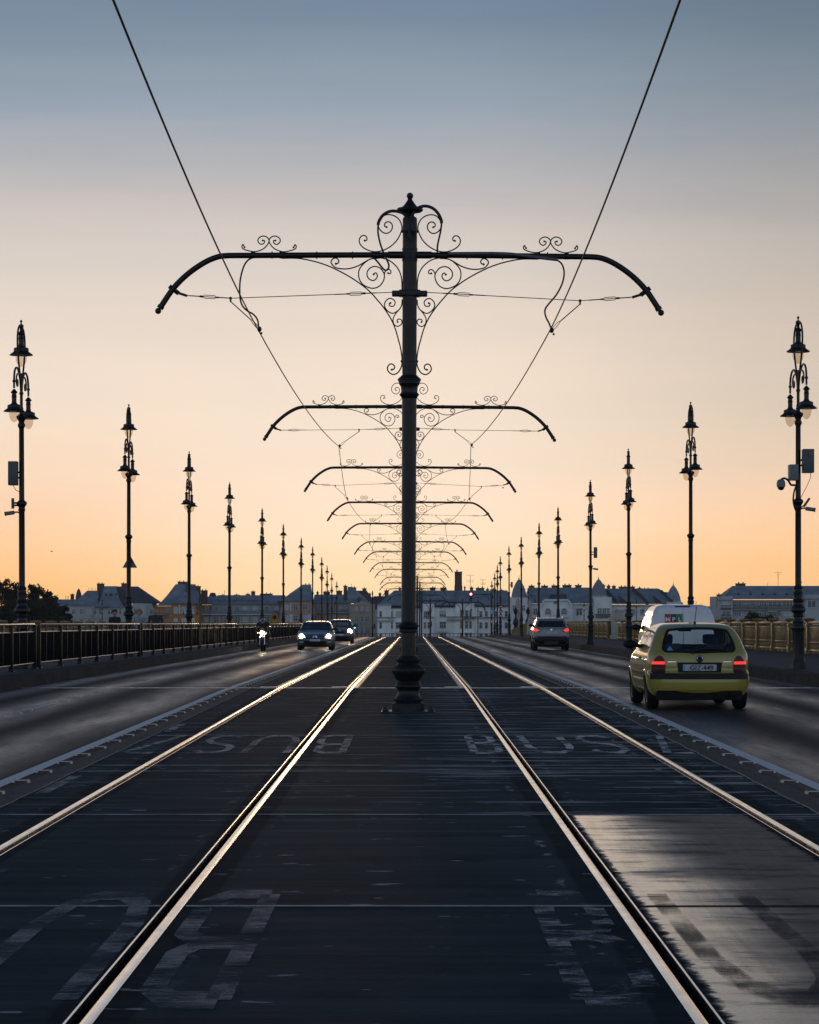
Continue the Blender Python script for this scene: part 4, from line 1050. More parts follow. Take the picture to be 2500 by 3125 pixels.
    def wheels(s, ys, X, R, wd=.19, rim='rim_grey', lip=None):
        for y in ys:
            for sx in (-1, 1):
                M = Matrix.Translation((sx * X, y, R)) @ Matrix.Rotation(sx * pi / 2, 4, 'Y')
                t = MB().lathe([(R * .62, -wd / 2), (R * .9, -wd / 2 - .005), (R * .98, -wd / 2 + .02), (R, -wd * .25), (R, wd * .25), (R * .98, wd / 2 - .02), (R * .9, wd / 2 + .005), (R * .62, wd / 2 - .01)], 28, M=M).build('wheel', 'tyre', s.t)
                mb = MB().lathe([(.03, wd / 2 - .015), (.05, wd / 2 - .02), (R * .12, wd / 2 - .03), (R * .5, wd / 2 - .035), (R * .58, wd / 2 - .01), (R * .63, wd / 2 - .005), (R * .63, wd / 2 - .05), (R * .3, -.02)], 24, M=M)
                for k in range(6):
                    a = 2 * pi * k / 6; mb.box(R * .12, R * .6, -.022, .022, wd / 2 - .035, wd / 2 - .012, M @ Matrix.Rotation(a, 4, 'Z'))
                mb.build('rim', rim, t)
                pts = []
                for k in range(25):
                    a = -.25 + (pi + .5) * k / 24; p = s.hit('r' if sx > 0 else 'l', y + cos(a) * (R + .055), R + sin(a) * (R + .055), -.002)
                    pts.append(p)
                MB().tube(pts, .02, 6).build('arch_lip', lip or s.paint, s.t)
        W = X + .02
        mb = MB()
        y0, y1 = ys[0], ys[1]
        mb.bbox(-W + .12, W - .12, y0 - .42, y1 + .45, .16, .42, .03)
        for y in ys: mb.bbox(-W + .14, W - .14, y - R - .05, y + R + .05, .25, .72, .03)
        mb.build('underbody', 'tyre', s.t)
    def mirror(s, y, z, w, m, mat_=None, size=1.):
        for sx in (-1, 1):
            p = s.hit('r' if sx > 0 else 'l', y, z, 0)
            c = p + Vector((sx * .13 * size, -.02, .03))
            mb = MB().ball((0, 0, 0), .1 * size, 14, .8); mb.v = [(c.x + a * 1.15, c.y + b * .6, c.z + d * .9) for a, b, d in mb.v]
            mb.tube([p - Vector((sx * .03, 0, 0)), c], .03 * size, 8).build('wing_mirror', m, s.t)
def carpaint(name, col, rough=.3):
    mat(name, col, rough, var=.06, scale=2, rvar=.04, coat=.8)
carpaint('paint_yellow', (.265, .225, .030)); carpaint('paint_white', (.62, .64, .66)); carpaint('paint_silver', (.15, .165, .18), .35); carpaint('paint_black', (.032, .034, .038)); carpaint('paint_plum', (.035, .028, .034))
mat('trim_black', (.006, .006, .007), .55, var=.2, spec=.25); mat('tyre', (.011, .011, .011), .85, var=.3, spec=.15); mat('rim_grey', (.2, .2, .2), .4, metal=.6)
mat('lamp_red', (.05, .004, .005), .35, spec=.3); mat('lamp_red_lit', (.4, .01, .01), .4, emit=(1, .03, .02), es=1.5); mat('lamp_clear', (.45, .46, .48), .15, coat=.5)
mat('head_glow', (.8, .75, .5), .3, emit=(1, .86, .48), es=.55); mat('head_glow_warm', (.8, .6, .4), .3, emit=(1, .55, .22), es=.8); mat('head_lit', (.9, .9, .8), .3, emit=(1, .96, .80), es=150); mat('head_warm', (.9, .85, .7), .3, emit=(1, .83, .52), es=150)
mat('plate_white', (.36, .39, .43), .45); mat('plate_ink', (.02, .02, .03), .6); mat('chrome', (.7, .72, .74), .15, metal=1); mat('seat_cloth', (.035, .04, .048), .9); mat('sticker_blue', (.06, .28, .48), .5)
mat('logo_white', (.8, .82, .84), .5); mat('logo_red', (.33, .022, .035), .5); mat('logo_dark', (.008, .05, .03), .5); mat('logo_green', (.015, .19, .05), .5)
glassmat('car_glass', (.84, .90, .92), .5, .06); glassmat('car_glass_dark', (.16, .19, .21), .55, .55)

def seat(t, x, y, rear=False):
    MB().bbox(x - .24, x + .24, y - .25, y + .25, .38, .50, .05).bbox(x - .23, x + .23, y - .33, y - .20, .45, .98, .06).build('seat', 'seat_cloth', t)
    MB().bbox(x - .12, x + .12, y - .33, y - .24, 1.0, 1.16, .045).bbox(x - .02, x + .02, y - .30, y - .27, .95, 1.02, .005).build('headrest', 'seat_cloth', t)

# yellow hatchback, seen from behind
Yc = 38.0; Xc = 4.45
rows = [(.17, .30, 3.40, .62, .06, .2, .1, .3), (.235, .07, 3.62, .70, .08, .2, .16, .3), (.30, .012, 3.70, .755, .10, .2, .2, .3), (.38, .0, 3.73, .775, .10, .2, .2, .3), (.46, .0, 3.73, .785, .10, .2, .2, .3), (.555, .008, 3.72, .79, .10, .2, .2, .3), (.60, .052, 3.69, .79, .10, .22, .2, .3),
        (.70, .058, 3.60, .79, .09, .22, .22, .3), (.80, .07, 3.38, .785, .09, .22, .22, .3), (.875, .09, 3.02, .772, .09, .22, .2, .3), (.93, .12, 2.78, .745, .08, .22, .15, .25), (1.0, .17, 2.66, .722, .08, .22, .1, .2), (1.1, .245, 2.50, .685, .08, .2, .1, .2), (1.188, .335, 2.33, .64, .08, .2, .1, .2), (1.265, .44, 2.16, .588, .08, .2, .1, .2), (1.310, .56, 2.0, .525, .09, .2, .1, .2), (1.335, .74, 1.80, .43, .1, .2, .1, .2), (1.345, 1.0, 1.5, .22, .05, .12, .05, .12)]
car = Car('hatchback', 'small yellow hatchback with glowing brake lamps driving behind the white van', 'car', (Xc, Yc, 0), radians(.3), rows, 'paint_yellow')
t = car.t
rw = [(-.575, .925), (-.555, 1.05), (-.475, 1.243), (-.2, 1.272), (.2, 1.272), (.475, 1.243), (.555, 1.05), (.575, .925), (.52, .885), (0, .872), (-.52, .885)]
gl = car.window('rear_window', rw, 'rear', seal=.035, r=.05)
tri = [(-.50, .915), (-.40, .915), (-.45, .985)]
car.patch('sticker', tri, 'rear', 'sticker_blue', .009, .1, 0, gl)
car.window('windshield', [(-.62, .95), (-.50, 1.265), (.50, 1.265), (.62, .95)], 'front', r=.05)
for ax in 'lr':
    car.window('side_window', [(1.28, .93), (1.30, 1.225), (1.9, 1.235), (2.58, .93)], ax, r=.06); car.window('quarter_window', [(.42, .95), (.62, 1.20), (1.2, 1.225), (1.18, .93)], ax, r=.08)
    sg = -1 if ax == 'l' else 1
    lt = [(sg * .53, .565), (sg * .525, .70), (sg * .55, .80), (sg * .60, .845), (sg * .66, .82), (sg * .72, .72), (sg * .735, .565)]
    lo = car.patch('tail_light', rnd(lt, .03), 'rear', 'lamp_red', .008, .05, .03)
    car.patch('lit_strip', [(sg * .535, .705), (sg * .54, .745), (sg * .713, .745), (sg * .722, .705)], 'rear', 'lamp_red_lit', .013, .05, .01, lo)
    car.patch('side_moulding', [(.45, .52), (.45, .565), (3.2, .565), (3.2, .52)], ax, 'trim_black', .012, .12, .02)
    car.patch('door_handle', rnd([(1.35, .775), (1.35, .80), (1.52, .80), (1.52, .775)], .01), ax, 'trim_black', .02, .1, .02)
    car.patch('door_seam', [(1.24, .33), (1.24, .9), (1.25, .9), (1.25, .33)], ax, 'trim_black', .002, .1, 0)
car.patch('bumper_strip', [(-.80, .475), (-.80, .562), (.80, .562), (.80, .475)], 'rear', 'trim_black', .012, .05, .02)
car.patch('bumper_lip', [(-.68, .302), (-.68, .318), (.52, .318), (.52, .302)], 'rear', 'paint_yellow', .012, .06, .012)
car.patch('plate_recess', rnd([(-.33, .575), (-.35, .735), (.35, .735), (.33, .575)], .02), 'rear', 'trim_black', .003, .08, 0)
pt = car.patch('number_plate', rnd([(-.26, .592), (-.26, .702), (.26, .702), (.26, .592)], .012), 'rear', 'plate_white', .014, .1, .012)
def put_text(s, size, center, m, parent, name='lettering', rx=pi / 2, rz=0):
    o = link(name, textmesh(s, size), m, parent); o.location = center; o.rotation_euler = (rx, 0, rz); return o
pc = car.hit('rear', 0, .647, .019)
put_text('GJZ-449', .105, (pc.x + .03, pc.y, pc.z), 'plate_ink', pt)
car.patch('country_strip', [(-.255, .60), (-.255, .695), (-.225, .695), (-.225, .60)], 'rear', 'sticker_blue', .017, .1, 0, pt)
bc = car.hit('rear', 0, .79, .0)
MB().lathe([(0, -.01), (.055, -.01), (.055, .02), (.045, .028), (0, .024)], 20, M=Matrix.Translation(bc) @ Matrix.Rotation(pi / 2, 4, 'X')).build('badge', 'trim_black', t)
MB().tube([bc + Vector((.043 * cos(2 * pi * k / 20), -.026, .043 * sin(2 * pi * k / 20))) for k in range(21)], .004, 5, cap=False).build('badge_ring', 'chrome', t)
MB().tube([car.hit('rear', -.11, .87, .02), car.hit('rear', -.09, .905, .03), car.hit('rear', .1, .935, .035), car.hit('rear', .42, .915, .03)], [.032, .026, .02, .012], 6).build('wiper', 'trim_black', t)
for sg in (-1, 1): car.patch('model_lettering', [(sg * .37, .738), (sg * .37, .748), (sg * .49, .748), (sg * .49, .738)], 'rear', 'chrome', .008, .1, 0)
MB().tube([(0, .72, 1.33), (0, .70, 1.355)], .02, 8).tube([(0, .70, 1.355), (0, .45, 1.60)], .006, 5).build('aerial', 'trim_black', t)
MB().bbox(-.66, .66, .03, .3, .15, .30, .03).build('shadow_valance', 'tyre', t)  # black lower valance, added also to stand in for the shadow under the car
MB().tube([(.5, .12, .24), (.5, -.04, .235)], .03, 10).build('exhaust', 'tyre', t)
car.mirror(2.35, .96, .74, 'trim_black')
for x in (-.36, .36): seat(t, x, 1.95)
MB().bbox(-.6, .6, .75, .9, .5, .92, .06).build('rear_seat', 'seat_cloth', t)
for x in (-.33, .33): MB().bbox(x - .13, x + .13, .74, .82, .9, 1.02, .04).build('headrest', 'seat_cloth', t)
MB().bbox(-.66, .66, 2.5, 2.85, .55, .90, .08).build('dashboard', 'seat_cloth', t); MB().bbox(-.11, .11, 2.05, 2.09, 1.20, 1.265, .02).build('cabin_mirror', 'trim_black', t)
car.wheels((.60, 3.04), .685, .275, .175, lip='paint_yellow')
for y in (.60, 3.04): car.wheelwell(y, .275, .325)
car.finish()

# white van ahead of it
Yv = 65.0
rows = [(.18, .2, 4.1, .72, .03, .1, .15, .3), (.28, .02, 4.36, .84, .03, .1, .2, .35), (.45, .0, 4.4, .885, .03, .1, .2, .35), (.70, .03, 4.36, .895, .03, .1, .25, .35), (.90, .035, 4.22, .895, .03, .1, .3, .35), (1.02, .04, 3.9, .89, .03, .1, .3, .3), (1.10, .045, 3.5, .88, .03, .1, .2, .3), (1.3, .075, 3.25, .845, .03, .1, .12, .25), (1.5, .12, 2.95, .80, .03, .12, .12, .25), (1.66, .17, 2.65, .74, .03, .14, .1, .2), (1.745, .25, 2.4, .66, .03, .14, .1, .2), (1.785, .45, 2.1, .5, .03, .12, .1, .2), (1.795, .8, 1.7, .25, .03, .1, .05, .1)]
van = Car('delivery_van', 'white delivery van with red and green tricolour square logo on its rear doors', 'van', (7.17, Yv, deck(Yv)), radians(-.6), rows, 'paint_white')
t = van.t
for ax in 'lr':
    van.window('front_side_window', [(2.05, 1.05), (2.1, 1.52), (2.55, 1.52), (3.25, 1.08)], ax, r=.06)
    van.patch('side_panel', rnd([(.35, .95), (.42, 1.48), (1.85, 1.52), (1.85, .95)], .08), ax, 'paint_white', .008, .1, .01)
    van.patch('side_stripe', [(.25, .62), (.25, .80), (3.4, .80), (3.4, .62)], ax, 'grey_box_light', .01, .15, .012)
    van.patch('door_handle', [(1.98, .86), (1.98, .90), (2.12, .90), (2.12, .86)], ax, 'trim_black', .016, .1, .02)
    sg = -1 if ax == 'l' else 1
    van.patch('tail_light', rnd([(sg * .76, .55), (sg * .75, 1.0), (sg * .84, 1.0), (sg * .86, .55)], .03), 'rear', 'lamp_red', .01, .06, .03)
van.window('windshield', [(-.70, 1.1), (-.60, 1.62), (.60, 1.62), (.70, 1.1)], 'front', r=.06)
van.patch('door_panel', rnd([(-.74, 1.0), (-.64, 1.64), (.64, 1.64), (.74, 1.0)], .09), 'rear', 'paint_white', .010, .08, .012)
van.patch('door_seam', [(-.006, .45), (-.006, 1.68), (.006, 1.68), (.006, .45)], 'rear', 'grey_box', .013, .1, 0)
van.patch('brake_lamp', [(-.20, 1.715), (-.20, 1.74), (.20, 1.74), (.20, 1.715)], 'rear', 'lamp_red', .012, .08, .01)
for k, (ch, mm) in enumerate((('M', 'logo_red'), ('P', 'logo_dark'), ('L', 'logo_green'))):
    x0 = -.485 + k * .158; q = van.patch('logo_square', [(x0, 1.245), (x0, 1.535), (x0 + .152, 1.535), (x0 + .152, 1.245)], 'rear', mm, .016, .1, 0)
    p = van.hit('rear', x0 + .076, 1.385, .024); o = put_text(ch, .165, p, 'logo_white', q, rx=pi / 2 - .21)
van.patch('number_plate', rnd([(-.26, .55), (-.26, .66), (.26, .66), (.26, .55)], .012), 'rear', 'plate_white', .012, .1, .01)
van.patch('bumper', [(-.88, .26), (-.88, .5), (.88, .5), (.88, .26)], 'rear', 'trim_black', .012, .08, .02)
van.mirror(3.1, 1.14, .9, 'trim_black', size=1.15)
for x in (-.42, .42): seat(t, x, 2.6)
van.wheels((.72, 3.45), .77, .32, .2, lip='paint_white')
for y in (.72, 3.45): van.wheelwell(y, .32, .37)
van.finish()

# silver SUV
Ys_ = 118.5
rows = [(.26, .2, 3.95, .70, .06, .2, .12, .3), (.34, .05, 4.1, .80, .08, .2, .16, .3), (.45, .0, 4.17, .85, .09, .2, .2, .35), (.62, .0, 4.18, .87, .09, .2, .22, .35), (.70, .05, 4.16, .875, .09, .2, .22, .35), (.85, .07, 4.05, .875, .08, .2, .25, .35), (.97, .08, 3.85, .865, .08, .2, .25, .35), (1.05, .10, 3.2, .84, .08, .2, .2, .3), (1.12, .13, 2.9, .815, .08, .2, .12, .25), (1.3, .24, 2.6, .755, .08, .2, .1, .25), (1.46, .38, 2.3, .69, .08, .2, .1, .25), (1.53, .5, 2.1, .61, .08, .2, .1, .2), (1.56, .75, 1.85, .48, .08, .18, .1, .2), (1.57, 1.0, 1.5, .25, .05, .1, .05, .1)]
suv = Car('suv', 'silver grey sport utility car with red tail lamps driving away near the crest', 'car', (6.70, Ys_, deck(Ys_)), radians(-.5), rows, 'paint_silver')
t = suv.t
suv.window('rear_window', [(-.69, 1.12), (-.585, 1.42), (.585, 1.42), (.69, 1.12)], 'rear', 'car_glass_dark', r=.08)
suv.window('windshield', [(-.70, 1.13), (-.6, 1.47), (.6, 1.47), (.70, 1.13)], 'front', 'car_glass_dark', r=.05)
for ax in 'lr':
    sg = -1 if ax == 'l' else 1
    suv.window('side_window', [(.55, 1.13), (.72, 1.40), (2.2, 1.44), (2.85, 1.1)], ax, 'car_glass_dark', r=.08)
    lo = suv.patch('tail_light', rnd([(sg * .48, .95), (sg * .52, 1.02), (sg * .80, 1.08), (sg * .85, .98), (sg * .82, .88), (sg * .6, .87)], .03), 'rear', 'lamp_red', .012, .06, .03)
    suv.patch('lit_lens', rnd([(sg * .62, .91), (sg * .66, 1.03), (sg * .80, 1.05), (sg * .83, .97), (sg * .80, .91)], .03), 'rear', 'lamp_red_lit', .018, .06, .01, lo)
    suv.patch('lens_white', rnd([(sg * .51, .95), (sg * .54, 1.0), (sg * .64, 1.0), (sg * .62, .93)], .02), 'rear', 'lamp_clear', .018, .06, .01, lo)
    suv.patch('reflector', [(sg * .5, .56), (sg * .5, .59), (sg * .66, .59), (sg * .66, .56)], 'rear', 'lamp_red', .018, .08, .01)
suv.patch('bumper_cladding', [(-.86, .30), (-.86, .66), (.86, .66), (.86, .30)], 'rear', 'trim_black', .01, .07, .02)
suv.patch('number_plate', rnd([(-.26, .80), (-.26, .91), (.26, .91), (.26, .80)], .012), 'rear', 'plate_white', .014, .1, .01)
suv.patch('badge', rnd([(-.045, .96), (-.045, 1.03), (.045, 1.03), (.045, .96)], .02), 'rear', 'chrome', .016, .1, .01)
suv.patch('skid_plate', [(-.35, .32), (-.35, .42), (.35, .42), (.35, .32)], 'rear', 'grey_box_light', .018, .08, .01)
for sx in (-.62, .62): MB().tube(smoothpath([(sx, .55, 1.50), (sx * .95, .75, 1.57), (sx * .95, 1.7, 1.585), (sx, 2.05, 1.52)], 4), .018, 6).build('roof_rail', 'chrome', t)
MB().tube([(0, .95, 1.56), (0, .75, 1.72)], .008, 5).build('aerial', 'trim_black', t)
suv.mirror(2.65, 1.16, .84, 'trim_black')
for x in (-.4, .4): seat(t, x, 2.0)
suv.wheels((.72, 3.25), .76, .335, .21, lip='trim_black')
for y in (.72, 3.25): suv.wheelwell(y, .335, .385)
suv.finish()

# oncoming black estate car (built facing +y, then turned to face the camera)
Yw = 118.0
rows = [(.17, .2, 4.45, .74, .06, .2, .15, .3), (.25, .05, 4.62, .82, .08, .2, .3, .4), (.40, .0, 4.68, .855, .08, .2, .34, .45), (.58, .02, 4.66, .87, .08, .2, .36, .45), (.72, .05, 4.50, .865, .08, .2, .38, .45), (.82, .06, 4.15, .86, .08, .2, .36, .4), (.89, .07, 3.6, .85, .08, .2, .25, .35), (.93, .09, 3.25, .83, .08, .2, .2, .3), (1.0, .13, 3.05, .805, .08, .2, .15, .25), (1.12, .22, 2.75, .755, .08, .2, .12, .25), (1.26, .36, 2.42, .69, .08, .2, .1, .25), (1.345, .5, 2.2, .62, .08, .2, .1, .2), (1.385, .7, 1.95, .5, .08, .2, .1, .2), (1.395, 1.0, 1.6, .25, .05, .1, .05, .1)]
est = Car('estate_car', 'black estate car with white headlamps and chevron grille coming toward the camera', 'car', (-4.72, Yw + 4.68, deck(Yw)), pi + radians(.4), rows, 'paint_black')
t = est.t
est.window('windshield', [(-.70, .955), (-.585, 1.305), (.585, 1.305), (.70, .955)], 'front', r=.06)
est.window('rear_window', [(-.62, .98), (-.55, 1.25), (.55, 1.25), (.62, .98)], 'rear', 'car_glass_dark', r=.06)
for ax in 'lr':
    sg = -1 if ax == 'l' else 1
    est.window('side_window', [(.4, .98), (.6, 1.24), (2.3, 1.28), (2.95, .97)], ax, 'car_glass_dark', r=.08)
    lo = est.patch('headlight', rnd([(sg * .44, .60), (sg * .50, .68), (sg * .70, .765), (sg * .80, .755), (sg * .785, .64), (sg * .62, .585)], .03), 'front', 'head_glow', .012, .06, .03)
    p = est.hit('front', sg * .635, .665, .02)
    MB().lathe([(0, 0), (.098, 0), (.092, .02), (0, .03)], 16, M=Matrix.Translation(p) @ Matrix.Rotation(-pi / 2, 4, 'X')).build('lit_lens', 'head_lit', lo)
    est.patch('fog_lamp', rnd([(sg * .56, .36), (sg * .58, .43), (sg * .78, .44), (sg * .74, .37)], .02), 'front', 'lamp_clear', .014, .06, .02)
    est.patch('fog_trim', [(sg * .60, .285), (sg * .60, .31), (sg * .80, .325), (sg * .78, .29)], 'front', 'chrome', .014, .06, .01)
for z in (.605, .65): est.patch('grille_bar', [(-.44, z), (-.44, z + .018), (.44, z + .018), (.44, z)], 'front', 'chrome', .016, .06, .01)
est.patch('grille', rnd([(-.48, .58), (-.46, .69), (.46, .69), (.48, .58)], .03), 'front', 'trim_black', .008, .06, .01)
for z in (.625, .675):
    p = [est.hit('front', x, zz_, .03) for x, zz_ in ((-.12, z - .03), (0, z + .03), (.12, z - .03))]
    MB().tube(p, .014, 6).build('chevron_emblem', 'chrome', t)
est.patch('lower_intake', rnd([(-.50, .30), (-.45, .45), (.45, .45), (.50, .30)], .05), 'front', 'tyre', .010, .06, .01)
est.patch('number_plate', rnd([(-.24, .44), (-.24, .54), (.24, .54), (.24, .44)], .012), 'front', 'plate_white', .02, .1, .015)
for sx in (-.62, .62): MB().tube(smoothpath([(sx, .45, 1.30), (sx * .97, .7, 1.385), (sx * .97, 1.9, 1.39), (sx, 2.2, 1.33)], 4), .018, 6).build('roof_rail', 'grey_box', t)
est.mirror(2.78, .99, .82, 'trim_black', size=1.1)
for x in (-.38, .38): seat(t, x, 2.2)
MB().bbox(-.7, .7, 2.75, 3.1, .55, .93, .08).build('dashboard', 'seat_cloth', t)
est.wheels((.85, 3.72), .755, .32, .21, lip='paint_black')
for y in (.85, 3.72): est.wheelwell(y, .32, .37)
est.finish()

# oncoming plum hatchback behind it
Yh = 156.0
rows = [(.2, .2, 3.7, .72, .06, .2, .15, .3), (.3, .03, 3.95, .82, .08, .2, .25, .4), (.5, .0, 4.0, .85, .08, .2, .3, .4), (.7, .02, 3.96, .86, .08, .2, .3, .4), (.85, .05, 3.80, .855, .08, .2, .3, .4), (.95, .06, 3.5, .85, .08, .2, .25, .35), (1.02, .07, 3.15, .835, .08, .2, .2, .3), (1.1, .1, 2.9, .81, .08, .2, .12, .25), (1.28, .2, 2.55, .75, .08, .2, .1, .25), (1.44, .32, 2.2, .68, .08, .2, .1, .25), (1.51, .45, 2.0, .6, .08, .2, .1, .2), (1.54, .7, 1.8, .48, .06, .2, .1, .2), (1.55, 1.0, 1.5, .25, .05, .1, .05, .1)]
hb = Car('hatchback', 'tall plum coloured hatchback with one warm headlamp, following the black estate car', 'car', (-4.66, Yh + 4.0, deck(Yh)), pi + radians(.6), rows, 'paint_plum')
t = hb.t
hb.window('windshield', [(-.70, 1.06), (-.59, 1.46), (.59, 1.46), (.70, 1.06)], 'front', r=.06)
hb.window('rear_window', [(-.6, 1.1), (-.54, 1.4), (.54, 1.4), (.6, 1.1)], 'rear', r=.06)
for ax in 'lr':
    sg = -1 if ax == 'l' else 1
    hb.window('side_window', [(.4, 1.08), (.55, 1.38), (2.1, 1.42), (2.75, 1.05)], ax, 'car_glass_dark', r=.08)
    lo = hb.patch('headlight', rnd([(sg * .46, .70), (sg * .50, .82), (sg * .72, .90), (sg * .79, .86), (sg * .77, .72)], .03), 'front', 'head_glow_warm', .012, .06, .03)
    p = hb.hit('front', sg * .63, .79, .025)
    MB().lathe([(0, 0), (.125, 0), (.12, .02), (0, .03)], 16, M=Matrix.Translation(p) @ Matrix.Rotation(-pi / 2, 4, 'X')).build('lit_lens', 'head_warm', lo)
hb.patch('grille', rnd([(-.3, .68), (-.26, .76), (.26, .76), (.3, .68)], .03), 'front', 'trim_black', .01, .06, .01)
p = hb.hit('front', 0, .84, .012); MB().prism([(0, -.07), (.045, 0), (0, .07), (-.045, 0)], -.01, .012, Matrix.Translation(p)).build('diamond_badge', 'chrome', t)
hb.patch('lower_intake', rnd([(-.55, .36), (-.5, .48), (.5, .48), (.55, .36)], .05), 'front', 'tyre', .01, .06, .01)
hb.patch('number_plate', rnd([(-.26, .52), (-.26, .63), (.26, .63), (.26, .52)], .012), 'front', 'plate_white', .02, .1, .015)
hb.mirror(2.65, 1.1, .83, 'trim_black', size=1.1)
for x in (-.38, .38): seat(t, x, 1.9)
hb.wheels((.7, 3.2), .75, .31, .19, lip='paint_plum')
for y in (.7, 3.2): hb.wheelwell(y, .31, .36)
hb.finish()

# ------------------------------------------------------------------ people
mat('skin', (.30, .17, .12), .55, var=.1); mat('skin_dark', (.16, .10, .07), .6); mat('hair_dark', (.018, .014, .012), .7); mat('hair_sandy', (.22, .15, .09), .8, var=.4, scale=30)
mat('cloth_black', (.013, .013, .016), .85, var=.3); mat('cloth_pale', (.22, .25, .29), .85, var=.15); mat('cloth_olive', (.03, .034, .036), .85, var=.25); mat('cloth_yellow', (.34, .20, .02), .8, var=.2); mat('denim', (.03, .04, .065), .9, var=.2)
mat('helmet_grey', (.16, .17, .18), .25, coat=.6); mat('visor_dark', (.01, .012, .014), .1)
def remeshed(name, mb, m, parent, vox=.02, it=3):
    me = bpy.data.meshes.new(name); me.from_pydata(mb.v, [], mb.f); me.update()
    o = bpy.data.objects.new(name, me); COL.objects.link(o)
    r = o.modifiers.new('r', 'REMESH'); r.mode = 'VOXEL'; r.voxel_size = vox
    q = o.modifiers.new('s', 'SMOOTH'); q.iterations = it; q.factor = .5
    me2 = bpy.data.meshes.new_from_object(o.evaluated_get(bpy.context.evaluated_depsgraph_get()))
    bpy.data.objects.remove(o); me2.shade_smooth(); me2.name = name
    return link(name, me2, m, parent)
def cap(mb, a, b, r0, r1):
    mb.tube([a, tuple(Vector(a).lerp(Vector(b), .5)), b], [r0, (r0 + r1) / 2, r1], 10); mb.ball(a, r0, 8); mb.ball(b, r1, 8); return mb
def hand(mb, w, d, sx):
    w = Vector(w); d = Vector(d).normalized(); side = Vector((0, -1, 0)); out = Vector((sx, 0, 0))
    mb.ball(tuple(w + d * .05), .038, 8, 1.1)
    for k in range(4):
        b = w + d * .08 + side * (.027 - .018 * k); L = (.07, .08, .075, .06)[k]
        cap(mb, tuple(b), tuple(b + d * L * .6 - out * .008), .0105, .010); cap(mb, tuple(b + d * L * .6 - out * .008), tuple(b + d * L - out * .028), .010, .009)
    b = w + d * .03 + side * .03
    cap(mb, tuple(b), tuple(b + d * .04 + side * .025), .013, .011); cap(mb, tuple(b + d * .04 + side * .025), tuple(b + d * .065 + side * .02 - out * .01), .011, .009)
def head(mb, c, r=.105):
    x, y, z = c
    mb2 = MB().ball((0, 0, 0), r, 14, 1.22); mb.add([(x + a * .82, y + b * .95, z + d) for a, b, d in mb2.v], mb2.f)
    mb.ball((x, y - r * .55, z - r * .75), r * .48, 8, .8)                      # jaw
    cap(mb, (x, y - r * .93, z + r * .1), (x, y - r * 1.12, z - r * .18), r * .10, r * .15)   # nose
    for s in (-1, 1): mb.ball((x + s * r * .86, y + .005, z - r * .05), r * .17, 8, 1.6)
    for s in (-1, 1): mb.ball((x + s * r * .33, y - r * .80, z + r * .22), r * .17, 8, .6)   # brow
    mb.ball((x, y - r * .86, z - r * .52), r * .2, 8, .5)
